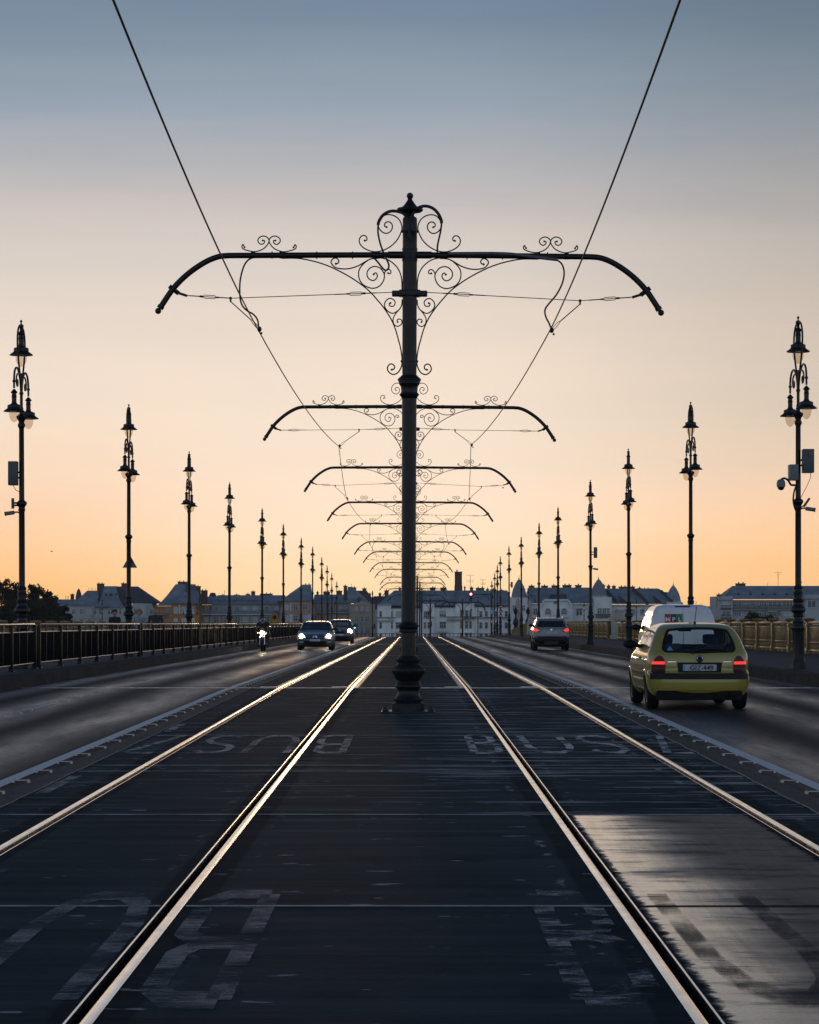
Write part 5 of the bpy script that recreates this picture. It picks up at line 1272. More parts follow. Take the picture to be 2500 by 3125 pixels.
def walker(label, X, Y, zb, hgt, top, pants, skin, hair, style, build=1.0, stride=.16, jacket=False, turn=0):
    t = thing('person', label, 'person', (X, Y, zb), turn, 'walkers on the footpath'); s = hgt / 1.75
    V = lambda x, y, z: (x * s * (build if z > .8 and z < 1.5 else 1), y * s, z * s)
    hip, kn, an = .93, .50, .08
    mb = MB(); limbs = []
    for sx, st in ((-1, -stride), (1, stride)):
        limbs.append((V(sx * .10, 0, hip), V(sx * .10, st * .55 - .03, kn), V(sx * .10, st * 1.3, an), sx))
    arms = [(V(sx * .20, 0, 1.42), V(sx * .25, .02 - sx * .05, 1.13), V(sx * .24, -.06 - sx * .08, .88), sx) for sx in (-1, 1)]
    for h, k, a, sx in limbs: cap(mb, h, k, .08 * s, .055 * s); cap(mb, k, a, .052 * s, .036 * s); cap(mb, a, (a[0], a[1] - .14 * s, .035 * s), .038 * s, .03 * s)
    cap(mb, V(0, 0, .95), V(0, 0, 1.2), .13 * s, .12 * s); cap(mb, V(-.1, 0, 1.36), V(.1, 0, 1.36), .10 * s, .10 * s); cap(mb, V(0, 0, 1.2), V(0, 0, 1.36), .13 * s, .13 * s)
    for a, e, w, sx in arms: cap(mb, a, e, .05 * s, .042 * s); cap(mb, e, w, .04 * s, .028 * s); hand(mb, w, (0, -.1, -1), sx)
    cap(mb, V(0, 0, 1.40), V(0, -.02, 1.54), .055 * s, .05 * s); head(mb, V(0, -.03, 1.635), .105 * s)
    remeshed('body', mb, skin, t, .012, 2)
    mb = MB(); cap(mb, V(0, 0, .93), V(0, 0, 1.2), .155 * s * build, .15 * s * build); cap(mb, V(-.12, 0, 1.37), V(.12, 0, 1.37), .115 * s, .115 * s); cap(mb, V(0, -.01, 1.2), V(0, 0, 1.36), .155 * s * build, .15 * s)
    cap(mb, V(0, 0, 1.44), V(0, 0, 1.47), .075 * s, .068 * s)
    for a, e, w, sx in arms:
        cap(mb, a, e, .068 * s, .056 * s); Lw = Vector(e).lerp(Vector(w), .93 if jacket else .15); cap(mb, e, tuple(Lw), .054 * s, .044 * s)
    remeshed('top', mb, top, t, .022)
    mb = MB(); cap(mb, V(-.08, 0, .92), V(.08, 0, .92), .115 * s, .115 * s)
    for h, k, a, sx in limbs: cap(mb, h, k, .098 * s, .07 * s); cap(mb, k, (a[0], a[1], a[2] + .03), .068 * s, .056 * s)
    remeshed('trousers', mb, pants, t, .022)
    for h, k, a, sx in limbs:
        mb = MB(); cap(mb, (a[0], a[1] + .04, .045), (a[0], a[1] - .17 * s, .04), .048, .042); mb.v = [(x, y, max(z, 0)) for x, y, z in mb.v]; mb.build('shoe', 'cloth_black', t)
    mb = MB(); c = V(0, -.02, 1.665)
    if style == 'short':
        b = MB().ball((0, 0, 0), .108 * s, 14, 1.05); mb.add([(c[0] + x * .88, c[1] + y + .018, c[2] + z * .95 + .012) for x, y, z in b.v if True], b.f)
        for k in range(30):
            a = random.uniform(0, 2 * pi); e = random.uniform(.2, 1.4); p = Vector((cos(a) * cos(e) * .1, sin(a) * cos(e) * .1 + .02, sin(e) * .12)); mb.ball(tuple(Vector(c) + p), .026, 6)
    elif style == 'curly':
        for k in range(90):
            a = random.uniform(0, 2 * pi); e = random.uniform(-.5, 1.5); p = Vector((cos(a) * cos(e) * .125, max(-.06, sin(a) * cos(e) * .12) + .02, sin(e) * .13)); mb.ball(tuple(Vector(c) + p), .034, 6)
    elif style == 'cropped':
        b = MB().ball((0, 0, 0), .107 * s, 14, 1.1); mb.add([(c[0] + x * .86, c[1] + y + .022, c[2] + z * .9 + .008) for x, y, z in b.v], b.f)
    elif style == 'hood':
        for k in range(13):
            a = -.35 + (pi + .7) * k / 12; 
            mb.ball((c[0] + cos(a) * .18, c[1] - .02, c[2] - .03 + sin(a) * .19), .06, 8)
        cap(mb, (c[0], c[1] + .09, c[2] - .12), (c[0], c[1] + .06, c[2] + .06), .14, .12); cap(mb, (c[0] - .13, c[1], c[2] - .18), (c[0] + .13, c[1], c[2] - .18), .075, .075)
        remeshed('hood', mb, hair, t, .02); mb = MB(); mb.ball((c[0], c[1] - .06, c[2] - .03), .135, 12, 1.15); mb.build('hair', 'hair_dark', t); return t
    mb.build('hair', hair, t); return t
walker('person with short dark hair in a black top walking behind the dark railing', -12.3, 101.5, deck(101.5) + .16, 1.66, 'cloth_black', 'cloth_pale', 'skin', 'hair_dark', 'short', .95, jacket=True)
walker('person with bushy sandy hair in a pale grey shirt walking behind the dark railing', wx(425, 108), 108, deck(108) + .16, 1.70, 'cloth_pale', 'denim', 'skin', 'hair_sandy', 'curly', .95)
walker('broad bald person in a dark olive jacket walking behind the dark railing', wx(475, 106), 106, deck(106) + .16, 1.76, 'cloth_olive', 'cloth_black', 'skin', 'skin', 'cropped', 1.2, jacket=True)
walker('person wearing a bright yellow hood, seen over the railing beyond the motorcycle', wx(838, 180), 180, deck(180) + .10, 1.78, 'cloth_yellow', 'cloth_black', 'skin_dark', 'cloth_yellow', 'hood', 1.15, jacket=True)

# ------------------------------------------------------------------ motorcycle with rider
Ym = 114.0; Xm = wx(800, Ym); zm = deck(Ym)
t = thing('motorcycle', 'dark motorcycle with one round lit headlamp riding beside the black railing', 'motorcycle', (Xm, Ym, zm))
for y, nm in ((0, 'front'), (1.40, 'rear')):
    M = Matrix.Translation((0, y, .31)) @ Matrix.Rotation(pi / 2, 4, 'Y'); wd = .06 if y == 0 else .085
    w = MB().lathe([(.22, -wd * .7), (.26, -wd), (.30, -wd * .6), (.31, 0), (.30, wd * .6), (.26, wd), (.22, wd * .7)], 28, M=M).build('wheel', 'tyre', t)
    mb = MB().lathe([(.225, -.03), (.20, -.02), (.20, .02), (.225, .03)], 24, M=M).lathe([(.03, -.07), (.04, -.05), (.04, .05), (.03, .07)], 12, M=M)
    for k in range(5): mb.box(.03, .21, -.014, .014, -.012, .012, M @ Matrix.Rotation(2 * pi * k / 5, 4, 'Z'))
    mb.build('rim', 'rim_grey', w)
for sx in (-1, 1):
    MB().tube([(sx * .095, 0, .31), (sx * .095, .10, .60)], .028, 8).tube([(sx * .095, .10, .60), (sx * .095, .22, .95)], .022, 8).build('fork', 'chrome', t)
    MB().tube(smoothpath([(sx * .03, .24, .98), (sx * .18, .24, 1.02), (sx * .33, .30, 1.0)], 4), .014, 6).tube([(sx * .24, .27, 1.015), (sx * .36, .31, .995)], .02, 8).build('handlebar', 'trim_black', t)
    mb = MB().tube([(sx * .22, .26, 1.02), (sx * .31, .22, 1.13)], .008, 5).ball((sx * .335, .215, 1.16), .055, 10, .75); mb.build('mirror', 'chrome', t)
    MB().tube([(sx * .13, .13, .86), (sx * .20, .13, .86)], .012, 5).ball((sx * .21, .12, .86), .03, 8).build('indicator', 'lamp_clear', t)
    MB().bbox(sx * .16 - .05, sx * .16 + .05, .55, .85, .34, .58, .03).build('engine_case', 'trim_black', t)
    MB().tube(smoothpath([(sx * .14, .5, .45), (sx * .2, .6, .28), (sx * .2, .9, .26), (sx * .2, 1.5, .34)], 4), .035, 8).build('exhaust', 'rim_grey', t)
hl = MB().ball((0, .10, .86), .105, 14).build('headlight', 'head_glow_warm', t)
MB().lathe([(0, 0), (.088, 0), (.08, .02), (0, .03)], 18, M=Matrix.Translation((0, .012, .855)) @ Rm).build('lit_lens', 'head_warm', hl)
MB().prism([(-.13, .93), (.13, .93), (.10, 1.10), (0, 1.16), (-.10, 1.10)], .08, .11).build('windscreen', 'visor_dark', t)
MB().tube(smoothpath([(0, -.28, .42), (0, -.16, .61), (0, .06, .66), (0, .26, .56)], 4), .055, 8).build('mudguard', 'trim_black', t)
MB().bbox(-.15, .15, .30, .78, .72, .95, .08).build('fuel_tank', 'paint_plum', t)
MB().bbox(-.14, .14, .75, 1.45, .70, .80, .05).build('saddle', 'cloth_black', t)
MB().tube([(0, .24, .92), (0, .5, .55), (0, .9, .4), (0, 1.40, .33)], .04, 8).tube([(0, .4, .8), (0, 1.2, .68)], .03, 8).build('frame', 'trim_black', t)
t = thing('person', 'motorcycle rider in dark jacket and grey helmet sitting on the motorcycle', 'person', (Xm, Ym, zm))
mb = MB()
cap(mb, (0, .82, .86), (0, .74, 1.1), .13, .13); cap(mb, (-.12, .68, 1.24), (.12, .68, 1.24), .10, .10); cap(mb, (0, .74, 1.1), (0, .68, 1.24), .13, .13); cap(mb, (0, .66, 1.28), (0, .62, 1.38), .06, .055); head(mb, (0, .58, 1.42), .1)
for sx in (-1, 1):
    cap(mb, (sx * .2, .66, 1.27), (sx * .34, .50, 1.09), .055, .045); cap(mb, (sx * .34, .50, 1.09), (sx * .30, .31, 1.02), .042, .032)
    cap(mb, (sx * .30, .31, 1.02), (sx * .295, .27, 1.02), .035, .034)
    for k in range(4):
        x = sx * (.265 + .024 * k); cap(mb, (x, .275, 1.035), (x, .255, 1.0), .011, .011); cap(mb, (x, .255, 1.0), (x, .285, .975), .011, .01)
    cap(mb, (sx * .26, .30, 1.02), (sx * .25, .31, .98), .013, .011)
    cap(mb, (sx * .12, .84, .84), (sx * .24, .50, .66), .085, .06); cap(mb, (sx * .24, .50, .66), (sx * .24, .72, .30), .058, .04); cap(mb, (sx * .24, .72, .28), (sx * .24, .56, .25), .045, .035)
remeshed('body', mb, 'cloth_black', t, .014, 2)
mb = MB(); cap(mb, (0, .82, .88), (0, .74, 1.1), .165, .165); cap(mb, (-.14, .68, 1.25), (.14, .68, 1.25), .125, .125); cap(mb, (0, .74, 1.1), (0, .68, 1.25), .165, .16)
for sx in (-1, 1): cap(mb, (sx * .21, .66, 1.27), (sx * .35, .50, 1.09), .078, .062); cap(mb, (sx * .35, .50, 1.09), (sx * .305, .34, 1.03), .06, .046)
remeshed('jacket', mb, 'cloth_black', t, .022)
mb = MB(); b = MB().ball((0, 0, 0), .135, 18, 1.05); mb.add([(x * .92, .58 + y * 1.05, 1.40 + z) for x, y, z in b.v], b.f); cap(mb, (0, .5, 1.34), (0, .48, 1.34), .075, .07)
h = remeshed('helmet', mb, 'helmet_grey', t, .02, 3)
mb = MB(); b = MB().ball((0, 0, 0), .135, 18, .5); mb.add([(x * .87, .565 + y * 1.03, 1.40 + z) for x, y, z in b.v if True], b.f); mb.build('visor', 'visor_dark', h)
for sx in (-1, 1):
    mb = MB(); cap(mb, (sx * .24, .74, .26), (sx * .24, .50, .23), .055, .048); mb.build('boot', 'cloth_black', t)
# ------------------------------------------------------------------ town across the river
mat('slate', (.165, .21, .238), .6, var=.22, scale=.35, stretch=(1, 1, .3), spec=.3); mat('slate_dark', (.04, .045, .052), .7, var=.25, scale=.4); mat('roof_brown', (.05, .04, .038), .8, var=.25, scale=.4)
def plaster(n, c): mat(n, c, .85, var=.16, scale=.22, stretch=(1, 1, .45), spec=.2)
plaster('wall_cream', (.36, .38, .37)); plaster('wall_orange', (.36, .18, .06)); plaster('wall_grey', (.30, .30, .285)); plaster('wall_pink', (.38, .24, .20)); plaster('wall_straw', (.36, .31, .21)); plaster('wall_beige', (.36, .31, .23)); plaster('wall_white', (.78, .80, .78)); plaster('wall_pale', (.62, .65, .64)); plaster('wall_block', (.33, .37, .39)); plaster('trim_pale', (.55, .58, .58)); plaster('chimney_brick', (.085, .062, .052))
mat('window_dark', (.03, .04, .05), .15, var=.3, scale=.4); mat('window_pale', (.38, .44, .48), .4, var=.2); mat('window_frame', (.42, .45, .46), .6); mat('ochre_blind', (.20, .13, .04), .8); mat('metal_dark', (.02, .022, .026), .6)
GZ = -6.2
class Bld:
    def __init__(s, name, label, cat, Y, pxc, group='town houses across the river'):
        s.Y = Y; s.c = wx(pxc, Y); s.t = thing(name, label, cat, (s.c, Y, GZ), group=group)
    def x(s, px): return wx(px, s.Y) - s.c
    def z(s, py): return wz(py, s.Y) - GZ
    def wall(s, a, b, py, d0=0, d1=14, m='wall_white', name='wall', bottom=None):
        MB().box(s.x(a), s.x(b), d0, d1, 0 if bottom is None else s.z(bottom), s.z(py)).build(name, m, s.t, smooth=0)
    def gable(s, pts, d0, d1, m, name='gable_wall'):
        MB().prism([(s.x(a), s.z(b)) for a, b in pts], d0, d1).build(name, m, s.t, smooth=0)
    def roof(s, levels, m='slate', name='roof'):
        vs = []; fs = []
        for a, b, py, d0, d1 in levels: vs += [(s.x(a), d0, s.z(py)), (s.x(b), d0, s.z(py)), (s.x(b), d1, s.z(py)), (s.x(a), d1, s.z(py))]
        n = len(levels)
        for i in range(n - 1):
            for j in range(4): fs.append((4 * i + j, 4 * i + (j + 1) % 4, 4 * i + 4 + (j + 1) % 4, 4 * i + 4 + j))
        fs += [(3, 2, 1, 0), tuple(4 * n - 4 + j for j in range(4))]
        o = MB().add(vs, fs).build(name, m, s.t, smooth=0); s.r = o; return o
    def win(s, a, b, y0, y1, d=0, pane='window_dark', mull=1, bars=1, frame='window_frame', shutter=False):
        X0, X1, Z0, Z1 = s.x(a), s.x(b), s.z(y1), s.z(y0); w = .13
        mb = MB()
        for q in ((X0 - w, X0, Z0 - w, Z1 + w), (X1, X1 + w, Z0 - w, Z1 + w), (X0, X1, Z1, Z1 + w), (X0 - .1, X1 + .1, Z0 - w - .06, Z0)): mb.box(q[0], q[1], d - .16, d + .05, q[2], q[3])
        for k in range(mull): xx = X0 + (X1 - X0) * (k + 1) / (mull + 1); mb.box(xx - .06, xx + .06, d - .10, d + .02, Z0, Z1)
        for k in range(bars): zz_ = Z0 + (Z1 - Z0) * (.62 if bars == 1 else (k + 1) / (bars + 1)); mb.box(X0, X1, d - .09, d + .02, zz_ - .05, zz_ + .05)
        f = mb.build('window', frame, s.t, smooth=0)
        MB().box(X0, X1, d - .05, d + .02, Z0, Z1).build('pane', pane, f, smooth=0)
        if shutter: MB().box(X0, X1, d - .13, d - .06, Z0 + (Z1 - Z0) * .4, Z1).build('blind', 'window_pale', f, smooth=0)
    def band(s, a, b, y0, y1, d=0, out=.5, m='trim_pale', name='cornice'):
        MB().box(s.x(a), s.x(b), d - out, d + .3, s.z(y1), s.z(y0)).build(name, m, s.t, smooth=0)
    def chim(s, a, b, y0, y1, d=6, m='chimney_brick'):
        X0, X1 = s.x(a), s.x(b); w = X1 - X0
        mb = MB().box(X0, X1, d, d + max(1, min(2.2, w)), s.z(y1) - 2.5, s.z(y0) - .25).box(X0 - .12, X1 + .12, d - .12, d + max(1, min(2.2, w)) + .12, s.z(y0) - .25, s.z(y0))
        n = max(1, int(w / .9))
        for k in range(n): xx = X0 + w * (k + .5) / n; mb.lathe([(.16, 0), (.13, .35)], 8, (xx, d + .5, s.z(y0)))
        mb.build('chimney', m, s.t, smooth=0)
    def balcony(s, a, b, y0, y1, d=0, m='trim_pale', out=1.1):
        X0, X1, Z0, Z1 = s.x(a), s.x(b), s.z(y1), s.z(y0); mb = MB().box(X0, X1, d - out, d + .1, Z0, Z0 + .22)
        mb.box(X0, X1, d - out, d - out + .08, Z1 - .12, Z1)
        n = max(3, int((X1 - X0) / .5))
        for k in range(n): xx = X0 + (X1 - X0) * (k + .5) / n; mb.box(xx - .05, xx + .05, d - out, d - out + .07, Z0 + .2, Z1 - .1)
        mb.build('balcony', m, s.t, smooth=0)
    def dome(s, pc, half, apex, base, d, m='slate', spike=12):
        r = half * s.Y / F; h = s.z(apex) - s.z(base); prof = [(r * f_, h * g_) for f_, g_ in ((1.04, -.02), (1.0, .02), (.97, .12), (.90, .28), (.78, .46), (.62, .62), (.44, .77), (.26, .89), (.10, .97), (.02, 1.0))]
        MB().lathe(prof, 24, (s.x(pc), d, s.z(base))).lathe([(.08, 0), (.16, .2), (.05, .45), (.03, spike * s.Y / F)], 8, (s.x(pc), d, s.z(apex) - .1)).build('dome', m, s.t)
        mb = MB().lathe([(r * .93, -1.9), (r * .93, 0)], 24, (s.x(pc), d, s.z(base))); mb.build('dome_drum', 'window_dark', s.t)
        mb = MB()
        for k in range(20):
            a = 2 * pi * k / 20; mb.box(-.2, .2, -.16, .16, -2.1, .1, Matrix.Translation((s.x(pc) + r * .95 * cos(a), d + r * .95 * sin(a), s.z(base))) @ Matrix.Rotation(a, 4, 'Z'))
        mb.build('drum_column_pattern', 'trim_pale', s.t, smooth=0)

# low roofs behind the trees
b = Bld('terraced_house', 'low grey roofed houses with a pointed turret rising behind the dark trees', 'house', 760, 205)
b.wall(158, 300, 1850, 0, 14, 'wall_grey'); b.roof([(158, 300, 1850, -.5, 14.5), (163, 290, 1829, 5, 9)]); b.chim(207, 217, 1813, 1830); b.chim(159, 167, 1821, 1832)
MB().lathe([(s_ * 1.05, h_) for s_, h_ in ((1.0, 0), (.92, 1.0), (.7, 2.1), (.4, 3.0), (.05, 3.5))], 14, (b.x(235), 4, b.z(1830))).build('turret', 'slate_dark', b.t)
for p in (192, 197, 201): MB().tube([(b.x(p), 6, b.z(1832)), (b.x(p), 6, b.z(1818))], .06, 5).build('aerial', 'metal_dark', b.t)
# cream villa
b = Bld('villa', 'cream villa with tall flared grey roofs beyond the first walker', 'house', 720, 330)
b.wall(206, 293, 1848, 0, 16, 'wall_cream'); b.wall(292, 384, 1853, -1.2, 15, 'wall_cream'); b.gable([(384, 1960), (470, 1960), (470, 1858), (463, 1842), (408, 1841), (397, 1850), (384, 1853)], 0, 14, 'wall_cream')
b.roof([(209, 298, 1848, -.8, 16.5), (222, 297, 1841, .6, 15), (240, 296, 1822, 3.5, 12), (257, 292, 1802, 6.5, 9)]); b.roof([(288, 382, 1854, -2, 15), (299, 375, 1846, -.6, 14), (305, 358, 1822, 2.5, 11), (310, 347, 1788, 6, 8)])
b.roof([(338, 484, 1842, .5, 15), (346, 452, 1818, 4.5, 11), (347, 412, 1789, 7, 8.5)], 'slate_dark'); b.chim(288, 308, 1780, 1803); b.chim(363, 386, 1779, 1796)
for p, q in ((262, 1793), (269, 1793), (274, 1794), (281, 1793)): MB().tube([(b.x(p), 7, b.z(1806)), (b.x(p), 7, b.z(q))], .06, 5).build('flue', 'metal_dark', b.t)
for y0, y1 in ((1860, 1874), (1890, 1904), (1920, 1934)):
    for k, (a, c) in enumerate(((220, 230), (244, 255), (268, 280))): b.win(a, c, y0, y1, 0, 'window_pale' if (k == 2 and y0 == 1860) else 'window_dark', 2)
    for a, c in ((304, 312), (340, 346), (353, 360), (366, 371)): b.win(a, c, y0 - 2, y1, -1.2, 'window_dark', 0)
b.win(429, 445, 1848, 1874, 0, 'window_pale', 2, 2); b.win(410, 414, 1858, 1874, 0, mull=0, bars=0); b.win(459, 463, 1860, 1876, 0, mull=0, bars=0); b.win(429, 445, 1886, 1904, 0, mull=2)
b.band(206, 293, 1882, 1885, 0, .3, 'wall_cream'); b.band(292, 384, 1882, 1885, -1.2, .3, 'wall_cream')
for k in range(3): MB().tube([(b.x(322 + 14 * k), 1.5 + k, b.z(1815)), (b.x(323 + 14 * k), 1 + k, b.z(1814))], .45, 8).build('roof_vent', 'slate_dark', b.t)
# orange villa
b = Bld('villa', 'orange villa with steep curved grey roof and several chimneys', 'house', 715, 540)
b.wall(473, 524, 1850, 0, 15, 'wall_orange'); b.gable([(515, 1960), (610, 1960), (608, 1872), (596, 1842), (526, 1842), (517, 1872)], -1.5, 14, 'wall_orange')
b.roof([(472, 604, 1849, -.8, 16), (486, 602, 1843, .4, 15), (508, 604, 1814, 4, 12), (529, 588, 1782, 7, 9)]); b.roof([(521, 606, 1842, -2.4, 10), (534, 600, 1836, -1, 9), (556, 588, 1812, 3, 8), (567, 582, 1796, 6, 7)])
b.chim(535.5, 559.5, 1774, 1782, 7); b.chim(563, 573, 1776, 1798, 4); b.chim(592, 607, 1788, 1806, 5); b.chim(608, 627, 1801, 1818, 6)
for y0, y1 in ((1853, 1871), (1888, 1906), (1920, 1936)):
    b.win(533, 543, y0, y1, -1.5, 'window_pale', 2, 1, 'trim_pale'); b.win(557, 570, y0, y1, -1.5, 'window_pale', 2, 1, 'trim_pale'); b.win(586, 594, y0, y1, -1.5, 'window_pale', 1, 1, 'trim_pale')
    b.win(507, 517, y0 + 3, y1 - 2, 0, 'window_dark', 2)
MB().box(b.x(546.5), b.x(552), -1.75, -1.4, b.z(1873), b.z(1846)).build('pilaster', 'trim_pale', b.t, smooth=0); b.balcony(480, 517, 1868, 1877, 0, 'slate')
# grey row
b = Bld('apartment_row', 'long low grey apartment row with blue canopy between the orange and pink houses', 'house', 725, 735)
b.wall(608, 646, 1846, .5, 15, 'wall_orange', 'end_wall'); b.wall(646, 866, 1844, 0, 15, 'wall_grey')
b.roof([(608, 652, 1845, -.4, 15.5), (612, 662, 1820, 5, 10)]); b.roof([(640, 870, 1844, -.7, 15.5), (660, 866, 1816, 5, 10)])
b.band(609, 846, 1863, 1874, 0, 1.4, 'slate', 'canopy'); b.band(609, 846, 1874, 1876.5, 0, 1.5, 'trim_pale', 'gutter'); b.band(662, 800, 1833, 1835, 1.5, .3, 'metal_dark', 'roof_rail')
for k in range(8): MB().box(b.x(664 + 19 * k) - .06, b.x(664 + 19 * k) + .06, 1.3, 1.5, b.z(1842), b.z(1826)).build('rail_post', 'metal_dark', b.t, smooth=0)
for k, p in enumerate((629, 660, 691, 724, 748, 779, 814, 845)): b.win(p - 6, p + 6, 1851, 1863, .5 if p < 640 else 0, 'window_pale' if k in (4, 5, 7) else 'window_dark', 2 if k not in (4, 5) else 0, 0)
for k, p in enumerate((630, 660, 692, 725, 748, 779, 815, 838)): b.win(p - 7, p + 7, 1882, 1900, .5 if p < 640 else 0, 'window_pale' if k in (0, 4, 5, 7) else 'window_dark', 1)
for p in (645, 669, 682, 708, 734, 758, 768): MB().box(b.x(p) - .3, b.x(p) + .3, -.3, .0, 0, b.z(1877)).build('pilaster', 'wall_cream', b.t, smooth=0)
for a, c, y0 in ((667, 680, 1815), (686, 697, 1816), (709, 724, 1814), (745, 757, 1812), (761, 773, 1804), (789, 803, 1812), (790, 826, 1811)): b.chim(a, c, y0, 1822, 8, 'roof_brown')
b.roof([(628, 650, 1822, 10, 16), (632, 645, 1808, 12, 14)], 'roof_brown', 'rear_roof'); MB().tube([(b.x(679), 8, b.z(1818)), (b.x(679), 8, b.z(1799))], .06, 5).build('aerial', 'metal_dark', b.t)
# pink gabled house
b = Bld('gabled_house', 'pink house under a pointed grey roof behind the riders', 'house', 712, 908)
b.gable([(853, 1960), (962, 1960), (960, 1862), (949, 1832), (866, 1832), (856, 1862)], -.5, 14, 'wall_pink')
b.roof([(840, 955, 1834, -1.2, 15), (862, 950, 1829, -.2, 14), (890, 948, 1806, 4, 11), (921, 945, 1783, 7, 9)]); b.chim(924, 945, 1783, 1800, 8); b.chim(881, 897, 1809, 1822, 9)
for y0, y1 in ((1845, 1861), (1879, 1895), (1915, 1932)):
    b.win(870, 881, y0, y1, -.5, 'window_pale', 1); b.win(897, 909, y0, y1, -.5, 'window_dark', 1); b.win(925, 938, y0, y1, -.5, 'window_dark' if y0 < 1870 else 'window_pale', 2 if y0 > 1870 else 1)
MB().box(b.x(885.5), b.x(889.5), -.75, -.4, b.z(1866), b.z(1839)).build('pilaster', 'trim_pale', b.t, smooth=0)
for p in (889, 945): MB().box(b.x(p - 5), b.x(p + 5), -.7, -.4, b.z(1900), b.z(1875)).lathe([(0, 0), (.45, 0), (.35, .12), (0, .1)], 14, M=Matrix.Translation((b.x(p), -.72, b.z(1883))) @ Rm).build('medallion_panel', 'trim_pale', b.t, smooth=0)
# straw house and beige corner house
b = Bld('town_house', 'straw coloured house with blue canopy band behind the oncoming cars', 'house', 718, 1010)
b.wall(955, 1068, 1841, 0, 15, 'wall_straw'); b.roof([(948, 1070, 1841, -.8, 15.5), (955, 1066, 1836, .3, 15), (958, 1062, 1814, 5, 10)]); b.band(958, 1066, 1860, 1869, 0, 1.3, 'slate', 'canopy'); b.band(958, 1066, 1869, 1870.5, 0, 1.4, 'trim_pale', 'gutter')
for k, (a, c) in enumerate(((964, 977), (986, 996), (1008, 1013), (1018, 1024), (1037, 1043), (1049, 1053), (1058, 1062))): b.win(a, c, 1847, 1859, 0, 'window_dark' if k < 4 else 'window_pale', 2 if k < 2 else 0, 0)
for a, c in ((962, 966), (994, 1000), (1019, 1028), (1047, 1056)): b.win(a, c, 1880, 1896, 0, 'window_pale' if a > 990 else 'window_dark', 0)
b.chim(963, 969, 1806, 1820, 8); b.chim(984, 1004, 1805, 1818, 8); b.chim(1024, 1041, 1802, 1818, 8); b.chim(1027, 1033, 1808, 1820, 5)
b = Bld('corner_house', 'beige corner house with steep grey roof beside the green signal', 'house', 700, 1104)
b.wall(1066, 1142, 1843, 0, 15, 'wall_beige'); b.gable([(1084, 1846), (1128, 1846), (1128, 1840), (1118, 1838), (1113, 1834), (1104, 1833), (1096, 1838), (1084, 1840)], -.3, .6, 'wall_beige', 'arched_gable')
b.roof([(1058, 1130, 1841, .6, 15.5), (1062, 1118, 1832, 2, 14), (1058, 1094, 1808, 5, 11), (1060, 1074, 1790, 7, 9)]); b.band(1066, 1142, 1846, 1848, 0, .5, 'wall_straw'); b.band(1066, 1142, 1868, 1869.5, 0, .3, 'wall_straw')
for y0, y1 in ((1846.5, 1863), (1880, 1897), (1914, 1932)):
    for a in (1084, 1101, 1118): b.win(a, a + 7.5, y0 + 1, y1, 0, 'window_pale' if y0 < 1870 else 'window_dark', 1)
for p in (1096, 1114): MB().box(b.x(p) - .35, b.x(p) + .35, -.35, 0, 0, b.z(1888)).build('pilaster', 'wall_grey', b.t, smooth=0)
b.chim(1047, 1058, 1787, 1806, 6); b.chim(1075, 1085, 1792, 1804, 7); b.chim(1091, 1100, 1826, 1832, 1, 'slate_dark')
MB().tube([(b.x(1071), 8, b.z(1792)), (b.x(1071), 8, b.z(1781))], .06, 5).build('aerial', 'metal_dark', b.t)
b = Bld('terraced_house', 'dark brown roofs with chimneys wedged between the beige and white buildings', 'house', 790, 1130)
b.wall(1085, 1215, 1860, 0, 14, 'wall_grey'); b.roof([(1080, 1150, 1845, -.5, 14), (1088, 1118, 1802, 6, 8)], 'roof_brown'); b.roof([(1120, 1220, 1862, 0, 14), (1140, 1212, 1819, 6, 8)], 'roof_brown', 'rear_roof'); b.chim(1105, 1117, 1795, 1812); b.chim(1123, 1131, 1811, 1822); b.chim(1155, 1163, 1810, 1822); b.chim(1173, 1186, 1801, 1822)
# white building
b = Bld('apartment_building', 'large white apartment building under a grey roof behind the tram pole row', 'building', 680, 1350)
b.wall(1152, 1194, 1845.5, -.6, 18, 'wall_white'); b.wall(1194, 1288, 1856, 0, 18, 'wall_white'); b.wall(1288, 1326, 1843, -.8, 18, 'wall_white'); b.wall(1326, 1390, 1853, 0, 18, 'wall_white'); b.wall(1390, 1448, 1840, -.8, 18, 'wall_white'); b.wall(1448, 1560, 1851, 0, 18, 'wall_white')
b.roof([(1150, 1570, 1848, -.9, 19), (1203, 1552, 1801, 8, 11)]); b.roof([(1191, 1291, 1856, -.8, 4), (1194, 1288, 1848, 1.2, 4)], 'slate_dark', 'lower_roof'); b.roof([(1324, 1392, 1853, -.8, 4), (1330, 1388, 1840, 2, 4)], 'slate_dark', 'lower_roof'); b.roof([(1446, 1562, 1851, -.8, 4), (1448, 1560, 1844, 1.4, 4)], 'slate_dark', 'lower_roof')
b.roof([(1380, 1436, 1842, -1.2, 8), (1405, 1413, 1803, 6, 8)], 'slate', 'pavilion_roof')
for a, c, y0, y1 in ((1313.5, 1330, 1792, 1800), (1346.5, 1363, 1792, 1800), (1419, 1423, 1791, 1800), (1437, 1447, 1792, 1801), (1456, 1481, 1793, 1803), (1488, 1495, 1796, 1805), (1501, 1517, 1797, 1805), (1530, 1541, 1800, 1808), (1216, 1224, 1794, 1802), (1190, 1193, 1826, 1846)): b.chim(a, c, y0, y1, 9)
X0, X1 = b.x(1390), b.x(1412); MB().box(X0, X1, 8, 10.5, b.z(1806), b.z(1745)).box(X0 - .15, X1 + .15, 7.85, 10.65, b.z(1745), b.z(1743)).box(X0 - .1, X1 + .1, 7.9, 10.6, b.z(1808), b.z(1786)).lathe([(.2, 0), (.2, .5)], 8, (X0 + .6, 9, b.z(1743))).build('tall_chimney', 'chimney_brick', b.t, smooth=0)
